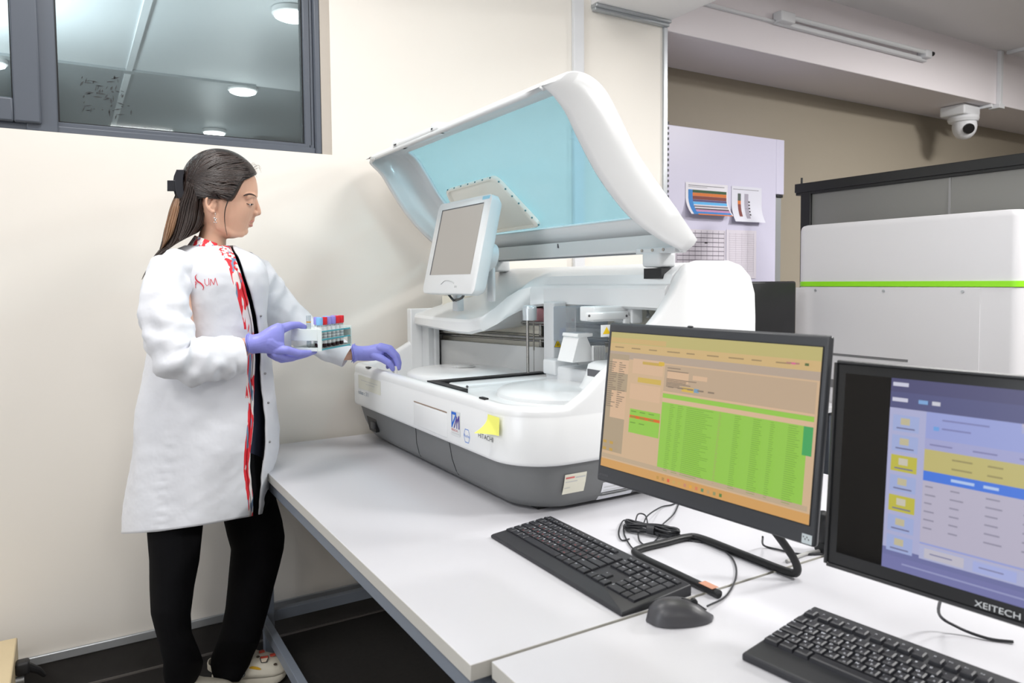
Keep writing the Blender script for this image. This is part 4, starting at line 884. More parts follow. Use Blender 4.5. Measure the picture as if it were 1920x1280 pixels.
a = MB(); a.tube(smooth_path(P, 6), .0082, 14); obj('stand', a, M_bk, t, smooth=60)
a = MB(); a.box((1.034, .985, .7668), (1.052, 1.02, .7675)); obj('copper_label', a, mat('copper_label', (196, 140, 112), .4, metal=.2), t)
# second monitor
t = thing('computer_monitor', 'black monitor at the right edge showing a blue table program', 'monitor', (1.25, .5, .7505))
yw = -1.455; ti = .076; wd = Vector((math.cos(yw), math.sin(yw), 0)); nn = Vector((math.sin(yw), -math.cos(yw), 0)); dn = Vector((0, 0, -1))*math.cos(ti)+nn*math.sin(ti)
O = Vector((1.083, .760, 1.222)); Rw = wd*.56; Dn = dn*.335
a = MB(); Mh, nb_ = housing(O, Rw, Dn, .02, a, .005); obj('housing', a, M_mb2, t)
a = MB(); a.rbox((.05, -.31, .018), (.5, -.04, .05), .015, M=Mh); obj('back_cover', a, M_mb2, t)
SO = O+wd*.017+dn*.018; SR = wd*.526; SD = dn*.293; N = -nb_
a = MB(); a.add([SO+N*.0006, SO+SR+N*.0006, SO+SR+SD+N*.0006, SO+SD+N*.0006], [(0, 1, 2, 3)]); obj('display_panel', a, mat('panel_gloss', (8, 8, 10), .08), t, smooth=0)
a = MB()
for p0, p1 in ((O, O+Rw), (O, O+Dn), (O+Rw, O+Rw+Dn), (O+Dn, O+Rw+Dn)): a.tube([p0+N*.001+(p1-p0)*.005, p1+N*.001-(p1-p0)*.005], .003, 6)
obj('rim', a, mat('rim_black', (52, 53, 55), .3), t)
# 4:3 picture in the middle of the panel
PO = SO+wd*.074; PR = wd*.385; PD = SD*1.0
lav, blu, nav, tl, yel, bb, wh = (196, 190, 214), (160, 170, 230), (62, 62, 108), (176, 180, 222), (204, 192, 116), (58, 122, 236), (196, 190, 212)
rc = [(0, 0, 1, 1, wh), (0, 0, 1, .07, (70, 68, 118)), (0, .07, 1, .155, (78, 80, 132)), (0, .155, .14, .90, (184, 186, 226)), (.14, .155, .46, .2, blu), (.46, .17, 1, .22, (176, 180, 222)), (.14, .2, 1, .3, blu), (.14, .29, 1, .345, (172, 174, 222)), (.14, .345, 1, .46, yel), (.14, .455, 1, .505, bb),
      (0, .93, 1, 1, (120, 122, 180)), (0, .89, 1, .93, (112, 116, 172)), (.14, .82, 1, .83, (160, 170, 230)), (.14, .835, 1, .905, (186, 190, 228))]
random.seed(4)
for i in range(7):
    y = .19+i*.105; c = (204, 196, 60) if i in (2, 4) else (170, 184, 232)
    rc += [(.015, y, .115, y+.085, c), (.045, y+.015, .08, y+.05, (214, 208, 190) if i in (2, 4) else (206, 196, 160)), (.03, y+.065, .1, y+.072, (110, 110, 150))]
for j in range(2):
    for x0, L in ((.24, .07), (.36, .05), (.5, .03), (.6, .09), (.75, .05)): rc.append((x0, .375+.045*j, x0+L, .383+.045*j, (160, 148, 90)))
for x0, L in ((.24, .08), (.35, .05), (.5, .04), (.6, .11), (.75, .06)): rc.append((x0, .473, x0+L, .487, (190, 214, 255)))
for j in range(6):
    for x0, L in ((.15, .04), (.24, .05), (.36, .06), (.48, .02), (.6, .08), (.76, .05)): rc.append((x0, .53+.042*j, x0+L*(.6+.4*random.random()), .537+.042*j, (150, 146, 168)))
for i in range(5): rc.append((.16+.17*i, .845, .30+.17*i, .895, (206, 202, 216) if i % 2 == 0 else (176, 186, 240)))
for i in range(5): rc.append((.18+.17*i, .866, .26+.17*i, .872, (130, 130, 170)))
for x0, y0, L, c in ((.01, .02, .06, (220, 220, 240)), (.01, .1, .06, (220, 220, 240)), (.11, .1, .035, (130, 176, 230)), (.16, .1, .03, (220, 220, 232)), (.7, .1, .12, (200, 204, 236)), (.2, .185, .16, (130, 134, 190)), (.48, .2, .2, (130, 134, 190)), (.17, .225, .02, (110, 170, 240)), (.2, .228, .1, (130, 134, 190)), (.48, .24, .025, (220, 216, 210)), (.52, .245, .16, (130, 134, 190)), (.08, .955, .45, (160, 164, 210))):
    rc.append((x0, y0, x0+L, y0+(.02 if c[0] > 200 or c[0] < 135 and L < .05 else .008), c))
for i in range(5): rc.append((.16+.15*i, .315, .24+.15*i, .322, (130, 130, 180)))
screen('screen', PO, PR, PD, rc, .78, t)
a = MB(); q = PO+PR*.93+PD*.095+N*.003; rv = PR.normalized()
for rr, mi, l in ((.026, 0, 0), (.022, 1, .0003)): a.add([q+N*l+rv*(rr*math.cos(2*math.pi*k/28))+dn*(rr*math.sin(2*math.pi*k/28)) for k in range(28)], [list(range(28))], mi)
obj('round_icon', a, [e_mat((96, 120, 240), .8), e_mat((214, 216, 240), .8)], t, smooth=0)
a = MB(); put_text(a, 'XEITECH', .0125, O+wd*.222+dn*.3285+N*.0012, wd, -dn, sx=1.15); obj('lettering', a, mat('letter_silver', (214, 218, 220), .3), t, smooth=0)
pn = O+Rw*.5+Dn*.9; pn = O+wd*.315+Dn
a = MB(); nx = nb_
base_c = pn+nx*.03; base_c.z = .7505
a.rbox((base_c.x-.014, base_c.y-.032, .755), (base_c.x+.012, base_c.y+.032, pn.z+.1), .006); obj('stand_neck', a, M_mb2, t)
a = MB()
for e in (at_z(1652, 1194, .757), at_z(1990, 1330, .757)):
    e.z = .757; b = base_c.copy(); b.z = .762; mid = (e+b)/2; mid.z = .758
    a.tube(smooth_path([b, mid, e], 5), [.017-.008*k/10 for k in range(11)], 14, flat=.42)
obj('stand_foot', a, M_mb2, t, smooth=60)
a = MB(); a.tube(smooth_path([O+wd*.175+dn*.31+nb_*.03, at_z(1760, 1148, .79), at_z(1795, 1175, .762), at_z(1850, 1196, .7535), at_z(1900, 1203, .7535)], 6), .0026, 8); obj('cable', a, M_km, t)
# loose things between the two monitors
t = thing('headset', 'small round black headset earpiece behind the gap between the monitors', 'headset', (1.5, 1.1, .7505))
p = at_y(1545, 990, 1.02)
a = MB(); a.ball((p.x, p.y, p.z), (.016, .03, .04), seg=18); a.rbox((p.x-.01, p.y-.02, .7505), (p.x+.02, p.y+.02, p.z-.03), .006); obj('earpiece', a, M_bk, t)
a = MB(); a.tube(smooth_path([at_z(1430, 1006, .80), at_z(1432, 1022, .757), at_z(1460, 1030, .753), at_z(1500, 1038, .753), at_z(1560, 1036, .753), at_z(1620, 1020, .753)], 6), .0022, 8); tag(obj('power_cable', a, M_km, smooth=60), 'thin dark cable on the desk behind the two monitors', 'cable')
a = MB(); a.tube(smooth_path([at_z(1475, 1052, .754), at_z(1510, 1038, .754), at_z(1545, 1030, .754), at_z(1600, 1010, .754)], 6), .004, 8); tag(obj('network_cable', a, mat('cable_grey', (180, 180, 178), .5), smooth=60), 'thick light grey cable between the two monitor bases', 'cable')
# ================================================================ person
# profile frame: s along F (where she faces, right in the photo), d away from the viewer, z up
PO_ = Vector((.39, 2.47, 0)); PAZ = math.radians(8.5)
PF = Vector((math.cos(PAZ), -math.sin(PAZ), 0)); PL = Vector((math.sin(PAZ), math.cos(PAZ), 0))
def pp(px, py, d=0):
    r = Vector(ray(px, py)); c = Vector((0, 0, CAMH)); t = ((PO_-c).dot(PL)+d)/r.dot(PL); return c+r*t
PXM = (pp(400, 500)-pp(401, 500)).length       # metres per pixel in her plane
PE = thing('person', 'woman in an open white lab coat and purple gloves standing at the analyzer', 'person', (.39, 2.47, 0))
M_skin = mat('skin', (226, 178, 152), .45, sss=.12, noise_amt=.02, noise_scale=30)
# ---- head profile: rows of (py, face front px without nose and lips, back px, half width in metres)
HEADROWS = [(290, 420, 385, .035), (296, 442, 366, .055), (304, 457, 357, .066), (314, 468, 351, .073), (324, 475, 348, .077), (335, 480, 347, .079), (346, 482.5, 347, .080), (356, 483.5, 348, .080), (364, 483.5, 350, .079), (370, 481, 352, .078),
            (378, 478.5, 355, .077), (386, 478.5, 358, .076), (394, 477.5, 362, .074), (402, 475.5, 366, .071), (409, 473, 370, .068), (416, 470, 374, .064), (423, 467.5, 377, .060), (429, 464.5, 380, .057), (435, 461.5, 384, .053), (440, 457, 392, .047), (444, 450, 402, .038), (447, 438, 410, .022)]
def head_ring(py, fx, bx_, w, n=36):
    c = (fx+bx_)/2; h = (fx-bx_)/2; R = []
    for k in range(n):
        a = 2*math.pi*k/n; ca, sa = math.cos(a), math.sin(a)
        e = .86 if ca > 0 else .95
        cx = math.copysign(abs(ca)**e, ca); sx = math.copysign(abs(sa)**(.92), sa)
        R.append(pp(c+h*cx, py, w*sx*(1-.10*max(cx, 0))))
    return R
B = MB(); B.loft([head_ring(*r) for r in HEADROWS])
# nose, lips, chin, brows ridge
def chainpx(mb, pts, seg=14): mb.chain([pp(x, y, d) for x, y, d, r in pts], [r for x, y, d, r in pts], seg)
chainpx(B, [(478, 372, 0, .0065), (480.5, 382, 0, .0075), (483, 391, 0, .009), (484.2, 398.5, 0, .0095)])
chainpx(B, [(478.5, 400, -.011, .008), (480, 400, 0, .009), (478.5, 400, .011, .008)])
chainpx(B, [(474.5, 407.5, 0, .006), (473.5, 413, 0, .0065)])
for d in (-.014, 0, .014): chainpx(B, [(471.2-abs(d)*420, 413.5+abs(d)*120, d, .0066), (469.6-abs(d)*400, 422.5-abs(d)*60, d*.9, .0066)])
chainpx(B, [(456.5, 434.5, -.012, .0125), (457.5, 433, 0, .0135), (456.5, 434.5, .012, .0125)])
for sd in (-1, 1):
    chainpx(B, [(478, 367, sd*.012, .009), (473, 365.5, sd*.035, .009), (464, 368, sd*.055, .010)])           # brow ridge
    chainpx(B, [(467.5, 380, sd*.037, .0128)])                                                             # eyelid ball
    # jaw and ear
    chainpx(B, [(404, 404, sd*.060, .014), (412, 424, sd*.052, .015), (432, 436, sd*.040, .014), (452, 438, sd*.020, .012)])
    ear = [(405, 373.5), (399, 368.5), (391, 368), (386.5, 374), (387, 384), (391, 392), (397, 397.5), (401, 396.5)]
    chainpx(B, [(x, y, sd*(.080+(.008 if x < 396 else .002)), .0042) for x, y in ear], 10)
    chainpx(B, [(400, 378, sd*.079, .006), (396, 386, sd*.079, .008), (400, 392, sd*.078, .005)], 10)
    chainpx(B, [(404, 381, sd*.080, .0045), (404, 388, sd*.080, .004)], 10)
# neck, torso core, arms to the wrists, legs core: one continuous surface
def ringpx(cx, py, hx, dz, n=28, dc=0, tilt=0):
    return [pp(cx+hx*math.cos(2*math.pi*k/n), py+tilt*math.cos(2*math.pi*k/n), dc+dz*math.sin(2*math.pi*k/n)) for k in range(n)]
B.loft([ringpx(400, 415, 24, .050), ringpx(400, 435, 24.5, .052, tilt=4), ringpx(398, 450, 26, .054, tilt=8), ringpx(395, 465, 29, .060, tilt=6), ringpx(390, 478, 38, .085), ringpx(385, 492, 62, .13)])
B.loft([ringpx(385, 485, 45, .12), ringpx(390, 520, 70, .14), ringpx(390, 600, 70, .13), ringpx(388, 700, 66, .12), ringpx(390, 800, 72, .14), ringpx(392, 880, 74, .15)])
SHN, ELN, WRN = (318, 520, -.15), (342, 672, -.215), (452, 652, -.20)
SHF, ELF, WRF = (470, 520, .13), (545, 600, .14), (663, 662, .10)
chainpx(B, [(*SHN, .05), (*ELN, .042), (446, 655, -.20, .028), (474, 645, -.20, .0255)])
chainpx(B, [(470, 525, .13, .05), (508, 568, .155, .036), (548, 606, .16, .034), (598, 640, .14, .032), (645, 661, .11, .027), (672, 662, .10, .0245)])
LEGF = [(440, 880, .07, .07), (478, 1000, .08, .055), (471, 1100, .07, .046), (458, 1150, .06, .04), (440, 1210, .055, .03), (425, 1250, .058, .022)]
LEGN = [(345, 880, -.07, .07), (331, 1000, -.09, .055), (321, 1100, -.10, .046), (322, 1150, -.105, .04), (335, 1215, -.095, .034), (342, 1250, -.06, .03), (334, 1278, -.025, .024)]
chainpx(B, LEGF); chainpx(B, LEGN)
body = obj_mesh('body', bake(B, .0028, 3, .5), [M_skin], PE)
# ---- face details
M_lip = mat('lip_pink', (208, 144, 132), .45); M_brow = mat('brow_dark', (74, 54, 48), .7); M_eye = mat('eye_white', (222, 212, 206), .3); M_iris = mat('iris_brown', (48, 34, 30), .2)
def surf_d(px, py, side=-1):
    """where the line of sight meets the head on the viewer's side"""
    rows = HEADROWS; ys = [r[0] for r in rows]
    fx = interp(py, ys, [r[1] for r in rows]); bx2 = interp(py, ys, [r[2] for r in rows]); w = interp(py, ys, [r[3] for r in rows])
    c = (fx+bx2)/2; h = (fx-bx2)/2; cx = min(.999, max(-.999, (px-c)/h)); ca = abs(cx)**(1/.86 if cx > 0 else 1/.95); sa = math.sqrt(1-ca*ca)
    return side*w*sa**.92*(1-.10*max(cx, 0))
for sd in (-1, 1):
    a = MB(); pts = []
    for x, y in ((457, 366.8), (462, 364.6), (468, 363.6), (474, 364.6), (479.5, 368)): pts.append(pp(x, y, surf_d(x, y, sd)+sd*.0088*(1 if x < 476 else .7)))
    a.tube(smooth_path(pts, 4), [.0012+.0016*math.sin(math.pi*min(1, (i+2)/18)) for i in range(17)], 8); obj('eyebrow', a, M_brow, body)
    a = MB(); e = pp(469.5, 383.3, sd*.0465); a.ball((e.x, e.y, e.z), (.0075, .0055, .0028), seg=16); obj('eye', a, M_eye, body)
    a = MB(); q = pp(471.2, 383.4, sd*.0475); a.ball((q.x, q.y, q.z), (.0036, .0052, .0030), seg=14); obj('iris', a, M_iris, body)
    a = MB(); a.tube(smooth_path([pp(x, y, sd*(d)) for x, y, d in ((459.5, 379.5, .0505), (464, 382, .0515), (469, 383.2, .0500), (474.5, 382.8, .0455))], 4), [.0006+.0011*i/12 for i in range(13)], 6); obj('eyelashes', a, M_brow, body)
a = MB()
for up in (0, 1):
    P = [pp(x, y, d) for x, y, d in (((462.5, 419.2, -.026), (468.5, 416.6, -.016), (473.4, 414.6, -.006), (474.2, 414.8, 0), (473.4, 414.6, .006), (468.5, 416.6, .016), (462.5, 419.2, .026)) if up else ((462.5, 419.6, -.025), (467, 421, -.016), (471.4, 422.6, -.007), (472.2, 423, 0), (471.4, 422.6, .007), (467, 421, .016), (462.5, 419.6, .025)))]
    a.tube(smooth_path(P, 4), [.0008+.0024*math.sin(math.pi*i/24) for i in range(25)], 10)
obj('lips', a, M_lip, body, smooth=60)
# ---- hair
M_hair = streak_mat('hair_dark_brown', (20, 15, 14), (46, 34, 30), 18, (6, 1.2, 34), .30, .5)
M_hairB = streak_mat('hair_brown_strand', (38, 29, 26), (66, 50, 44), 18, (6, 1.2, 34), .32, .3)
M_hair2 = streak_mat('hair_lighter_lock', (96, 70, 50), (168, 126, 92), 22, (30, 10, 2.0), .35, .4)
M_hair3 = streak_mat('hair_long', (24, 18, 16), (60, 44, 38), 20, (34, 8, 2.2), .30, .5)
C0 = (409, 364)
sil = [(481, 326), (474, 313), (462, 300), (448, 290), (432, 283), (415, 279.5), (398, 279.5), (380, 284), (364, 293), (352, 305), (344, 319), (340, 335), (338, 352), (340, 368), (345, 380)]
def polyang(p): return math.atan2(-(p[1]-C0[1]), p[0]-C0[0])
sa_ = [polyang(p) for p in sil]; sa_ = [x if x > -.5 else x+2*math.pi for x in sa_]
sr = [math.hypot(p[0]-C0[0], p[1]-C0[1]) for p in sil]
def Rs(a): return interp(a, sa_, sr)
hl = [(481, 326), (474, 328), (467, 330), (459, 335.5), (452, 347), (446, 359), (440, 370), (433, 377), (424, 376), (414, 371.5), (407, 368)]   # hairline of the temple
def hairside(sd):
    A = np.linspace(sa_[0], sa_[-1], 60); rows = []; NB = 26
    for a_ in A:
        row = []
        for k in range(NB+1):
            b = k/NB; rho = math.sin(b*math.pi/2); r = Rs(a_)*rho
            w = .097 if a_ < 1.9 else .097-.006*(a_-1.9)
            d = sd*w*(1-rho**2.3)**(1/2.1)
            row.append(pp(C0[0]+r*math.cos(a_), C0[1]-r*math.sin(a_), d*(1 - .03*math.sin(9*a_+r*.2)**2)))
        rows.append(row)
    return rows
bm = bmesh.new()
HB = MB()
for sd in (-1, 1):
    HB.loft(hairside(sd), False, False)
    # temple wedge between the silhouette ray and the hairline, sitting close to the skin
    rows = []
    for i in range(24):
        t = i/23*(len(hl)-1); j = min(int(t), len(hl)-2); f = t-j
        hx, hy = hl[j][0]*(1-f)+hl[j+1][0]*f, hl[j][1]*(1-f)+hl[j+1][1]*f; row = []
        for k in range(9):
            b = 1-k/8*.999; x, y = C0[0]+(hx-C0[0])*b+0, C0[1]+(hy-C0[1])*b
            a_ = math.atan2(-(y-C0[1]), x-C0[0]); r = math.hypot(x-C0[0], y-C0[1])
            base = surf_d(x, y, 1)+.002
            up_ = .097*(1-min(1, r/Rs(max(a_, sa_[0])))**2.3)**(1/2.1)
            d = base+(up_-base)*(1-b**5) if up_ > base else base
            row.append(pp(x, y, sd*d))
        rows.append(row)
    HB.loft(rows, False, False)
def hair_d(x, y):
    a_ = math.atan2(-(y-C0[1]), x-C0[0]); a_ = a_ if a_ > -.5 else a_+2*math.pi; r = math.hypot(x-C0[0], y-C0[1]); rho = min(1, r/Rs(max(a_, sa_[0])))
    w = .097 if a_ < 1.9 else .097-.006*(a_-1.9)
    return w*(1-rho**2.3)**(1/2.1)
# combed strands sweeping back from the hairline to the claw clip
random.seed(31)
for sd in (-1, 1):
    for k in range(210):
        t = random.random()
        if t < .55:
            i_ = t/.55*(len(sil)-5); j = int(i_); f = i_-j; sx_, sy_ = sil[j][0]*(1-f)+sil[j+1][0]*f, sil[j][1]*(1-f)+sil[j+1][1]*f
            q_ = random.uniform(.80, .97); sx_, sy_ = C0[0]+(sx_-C0[0])*q_, C0[1]+(sy_-C0[1])*q_
        else:
            i_ = (t-.55)/.45*(len(hl)-3)+.8; j = int(i_); f = i_-j; j = min(j, len(hl)-2); sx_, sy_ = hl[j][0]*(1-f)+hl[j+1][0]*f-5, hl[j][1]*(1-f)+hl[j+1][1]*f-4
        ex, ey = 347+random.uniform(-3, 6), 345+random.uniform(-20, 18)
        bul = (20-.9*(sy_-290)*.35)*random.uniform(.6, 1)*(1 if sy_ < 340 else .55)
        pts = []
        for i in range(13):
            u = i/12; x, y = sx_*(1-u)+ex*u, sy_*(1-u)+ey*u-bul*math.sin(math.pi*u)
            ra = math.hypot(x-C0[0], y-C0[1]); aa = math.atan2(-(y-C0[1]), x-C0[0]); aa = aa if aa > -.5 else aa+2*math.pi
            if ra > Rs(max(aa, sa_[0]))*.985: s_k = Rs(max(aa, sa_[0]))*.985/ra; x, y = C0[0]+(x-C0[0])*s_k, C0[1]+(y-C0[1])*s_k
            pts.append(pp(x, y, sd*(hair_d(x, y)+.0036)))
        HB.tube(pts, [.0006+.0011*math.sin(math.pi*min(1, (i+1.5)/13)) for i in range(13)], 5, 1 if random.random() < .35 else 0)
hair = obj('hair', HB, [M_hair, M_hairB], body, smooth=80)
so_ = hair.modifiers.new('solid', 'SOLIDIFY'); so_.thickness = .003; so_.offset = 0
# long hair falling behind the ear down to the shoulder blades
def fall(rows, name, m, parent, n=24, wob=.0):
    a = MB(); R = []
    for cx, py, hx, dz, dc, tl in rows:
        R.append([pp(cx+hx*math.cos(2*math.pi*k/n)*(1+.05*math.sin(7*2*math.pi*k/n)), py+tl*math.cos(2*math.pi*k/n), dc+dz*math.sin(2*math.pi*k/n)*(1+.06*math.sin(9*2*math.pi*k/n+py*.02))) for k in range(n)])
    a.loft(R)
    for s_ in range(int(70*max(r_[2] for r_ in rows)/38)):
        an = random.uniform(0, 2*math.pi); dr_ = random.uniform(-.25, .25); pts = []; nr = len(rows)
        for i, (cx, py, hx, dz, dc, tl) in enumerate(rows):
            b_ = an+dr_*i/nr; pts.append(pp(cx+(hx+1.2)*math.cos(b_), py+tl*math.cos(b_), dc+(dz+.002)*math.sin(b_)))
        pts = smooth_path(pts, 3); a.tube(pts, [.0005+.0013*math.sin(math.pi*min(1, (i+2)/len(pts))) for i in range(len(pts))], 5)
    return obj(name, a, m, parent, smooth=80)
fall([(366, 330, 24, .06, 0, 0), (364, 350, 28, .076, 0, 0), (361, 366, 31, .080, 0, 0), (357, 380, 34, .082, 0, -2), (354, 395, 36.5, .082, 0, -4), (351, 410, 37.5, .082, -.004, -6), (347, 425, 38, .083, -.008, -8), (341, 440, 36, .085, -.012, -12), (333, 453, 33, .088, -.016, -16), (319, 464, 24, .088, -.02, -20), (303, 474, 17, .08, -.02, -22), (287, 488, 11, .06, -.02, -20), (276, 503, 6, .035, -.02, -14), (269, 518, 2, .01, -.02, -6)], 'long_hair', [M_hair3], body)
fall([(335, 372, 7, .03, -.03, 0), (331, 388, 9.5, .045, -.03, 0), (327, 405, 11, .05, -.034, -2), (323, 420, 11.5, .052, -.04, -4), (319, 436, 10.5, .052, -.045, -5), (314, 450, 8, .045, -.05, -6), (306, 463, 4, .03, -.05, -4)], 'light_lock', [M_hair2], body)
a = MB(); a.tube(smooth_path([pp(x, y, d) for x, y, d in ((432, 366, -.086), (427, 378, -.085), (422.5, 392, -.080), (421, 408, -.075), (422.5, 425, -.066), (426, 442, -.055))], 5), [.0022-.0016*i/25 for i in range(26)], 8); obj('loose_strand', a, [M_hair3], body)
random.seed(8)
for k in range(14):
    x0 = 468+random.random()*12; y0 = 306+random.random()*20; a = MB(); dd = random.uniform(-.03, .02)
    a.tube(smooth_path([pp(x0-3, y0+2, dd), pp(x0+3+random.random()*4, y0-1, dd), pp(x0+8+random.random()*4, y0+4+random.random()*5, dd)], 4), [.0005-.0003*i/8 for i in range(9)], 5)
    obj('flyaway_hair', a, [M_hair3], body)
# hair claw
M_clip = mat('clip_black', (36, 37, 44), .35)
a = MB()
def bow(mb, d0, d1, x0s, wd, yy):
    R = []
    for (y, x) in yy: R.append([pp(x-wd, y, d0), pp(x+wd, y, d0), pp(x+wd, y, d1), pp(x-wd, y, d1)])
    mb.loft(R)
bow(a, -.064, -.012, 0, 7.5, [(318, 338), (328, 336.5), (340, 335.5), (352, 336), (362, 338), (372, 342)])
bow(a, .03, .06, 0, 3.0, [(318, 334), (330, 329), (344, 327), (356, 328), (366, 331)])
a.loft([[pp(326, 337, -.045), pp(340, 337, -.045), pp(340, 337, .03), pp(326, 337, .03)], [pp(327, 342, -.045), pp(341, 342, -.045), pp(341, 342, .03), pp(327, 342, .03)]])
R = []
for (x, y) in ((334, 338.5), (324, 338), (313.5, 338)): R.append([pp(x, y, -.052), pp(x, y+20.5, -.052), pp(x, y+20.5, -.02), pp(x, y, -.02)])
a.loft(R)
a.tube([pp(327, 349, -.05), pp(327, 349, .04)], .007, 12)
obj('hair_clip', a, M_clip, body, bevel=.001)
a = MB(); q = [pp(403.5, y, -.088) for y in (396.5, 400, 404, 408, 412, 416)]
for i in range(5): a.tube([q[i], q[i+1]], .0006, 6)
for (x, y, r) in ((403.5, 401, .0018), (404.5, 404.5, .0014), (402, 409, .0028), (405.5, 410, .0022), (403.5, 413, .003), (401.5, 417, .002), (405.5, 417, .002)):
    p = pp(x, y, -.089); a.ball((p.x, p.y, p.z), r, seg=10)
obj('earring', a, mat('silver', (206, 202, 200), .15, metal=.9), body)
# ---- lab coat
M_coat = mat('coat_white', (226, 228, 234), .75, sheen=.1, bump=.55, bscale=11, bdist=.012)
M_pat = blotch_mat('red_white_pattern', (236, 228, 226), (((232, 44, 56), 0), ((120, 146, 176), 7)), 62, .50, .7, (1.2, 1.2, .2))
M_navy = mat('navy_cotton', (50, 56, 78), .85, bump=.04, bscale=800); M_pants = mat('black_cotton', (12, 12, 15), .9, spec=.2, bump=.04, bscale=700)
yk = [455, 462, 470, 480, 492, 510, 535, 565, 600, 650, 700, 750, 800, 850, 900, 950, 1000]
bk = [364, 350, 332, 312, 302, 297, 294, 291, 288, 280, 268, 259, 252, 247, 242, 237, 231]
fk = [430, 436, 452, 474, 486, 494, 500, 500, 500, 504, 508, 513, 519, 517, 506, 498, 490]
dk = [.062, .075, .10, .135, .158, .172, .176, .172, .166, .162, .166, .172, .178, .186, .192, .198, .202]
pe = [425, 427, 431, 436, 440, 445, 452, 459, 466, 472, 470, 468, 466, 463, 463, 464, 466]      # right front edge in the photo
fe = [431, 433, 439, 447, 452, 457, 465, 474, 480, 486, 490, 494, 497, 497, 489, 484, 480]     # far front edge
def coat_ring(py): return (interp(py, yk, bk)+interp(py, yk, fk))/2, (interp(py, yk, fk)-interp(py, yk, bk))/2, interp(py, yk, dk)
def hem(ph, py):
    """lower rows tilt: the hem is lower at the back than at the front"""
    t = max(0, (py-820)/180); return py-t*(math.cos(ph)*.5+.5)**1.5*38
def wr(ph, py, x, d):
    v = Vector((ph*1.6, py*.009, 3.1)); n_ = noise.noise(v)*.012
    n_ += noise.noise(Vector((ph*5, py*.05, 9)))*.0022
    n_ += math.sin(ph*7+math.sin(py*.01)*1.2)*.004*min(1, max(0, (py-640)/240))
    side = math.exp(-((ph+2.10+.03*math.sin(py*.05))/.085)**2)*max(0, min(1, (py-760)/60)); n_ += side*(math.sin(py*.31+2*math.sin(py*.07))*.0016+noise.noise(Vector((py*.12, ph*9, 0)))*.004)      # puckered side seam
    return n_
def coat_pt(ph, py, extra=0):
    cx, ax, ay = coat_ring(py); o = wr(ph, py, 0, 0)+extra
    ca, sa = math.cos(ph), math.sin(ph)
    return pp(cx+(ax+o/PXM)*ca, hem(ph, py), (ay+o)*sa*(abs(sa)**-.12 if abs(sa) > .02 else 1))
def phn(py): cx, ax, ay = coat_ring(py); return -math.acos(max(-1, min(1, (interp(py, yk, pe)-cx)/ax)))
def phf(py): cx, ax, ay = coat_ring(py); return -math.acos(max(-1, min(.995, (interp(py, yk, fe)-cx)/ax)))
a = MB(); rows = []; NP = 110
PY = list(np.linspace(462, 500, 9))+list(np.linspace(508, 1000, 96))
for py in PY:
    p0, p1 = phn(py), phf(py)-2*math.pi; rows.append([coat_pt(p0+(p1-p0)*k/NP, py) for k in range(NP+1)])
a.loft(rows, False, False)
# near placket: band of the print along the edge, tapering down
n_row = len(PY)
for fi in range(len(a.f)):
    j, k = divmod(fi, NP); py = PY[j]; wpx = interp(py, [455, 530, 600, 640, 680, 900, 1000], [17, 16, 13, 9, 9, 6, 3]); cx, ax, ay = coat_ring(py)
    p0, p1 = phn(py), phf(py)-2*math.pi; ph = p0+(p1-p0)*(k+.5)/NP
    if k < 14 and interp(py, yk, pe)-(cx+ax*math.cos(ph)) < wpx: a.m[fi] = 1
coat = obj('lab_coat', a, [M_coat, M_pat, M_coat], PE, smooth=70)
sm = coat.modifiers.new('solid', 'SOLIDIFY'); sm.thickness = .004; sm.offset = 1
# printed facing turned along the near opening edge
a = MB(); rows = []
for py in PY:
    p0 = phn(py); rows.append([coat_pt(p0+.0, py, -.003), coat_pt(p0+.035, py, -.001), coat_pt(p0+.055, py, .002), coat_pt(p0+.035, py, .005), coat_pt(p0-.01, py, .006)])
a.loft(rows, False, False); obj('edge_piping', a, [M_pat], coat, smooth=60)
# far front panel inner face and snaps
for py in (592, 700, 755, 830):
    p = coat_pt(phf(py)+.10, py, .006); a = MB(); a.ball((p.x, p.y, p.z), .004, seg=10); obj('snap_button', a, mat('snap_grey', (150, 150, 152), .3, metal=.6), coat)
# stand collar
a = MB(); rows = []; ncol = 40
for v in range(6):
    f = v/5; row = []
    for k in range(ncol+1):
        ph = -1.25-(2*math.pi-1.5)*k/ncol; t = (math.cos(ph)+1)/2
        yb = 464+t*9; y = yb-f*(19-t*6); rx = 41-f*10+2*t; cx = 392+f*4+t*2
        row.append(pp(cx+rx*math.cos(ph), y+4*math.cos(ph), (.086-f*.016)*math.sin(ph)))
    rows.append(row)
a.loft(rows, False, False); co_ = obj('collar', a, [M_pat], coat, smooth=60); sm = co_.modifiers.new('solid', 'SOLIDIFY'); sm.thickness = .003
a = MB(); rows = []
for v in range(5):
    f = v/4; rows.append([pp(395+f*3+(30-f*6)*math.cos(ph), 470-f*13+4*math.cos(ph), (.064-f*.008)*math.sin(ph)) for ph in np.linspace(-.75, .9, 14)])
a.loft(rows, False, False); cl_ = obj('collar_lining', a, [mat('dark_lining', (52, 60, 62), .8)], coat, smooth=60); sm = cl_.modifiers.new('solid', 'SOLIDIFY'); sm.thickness = .003
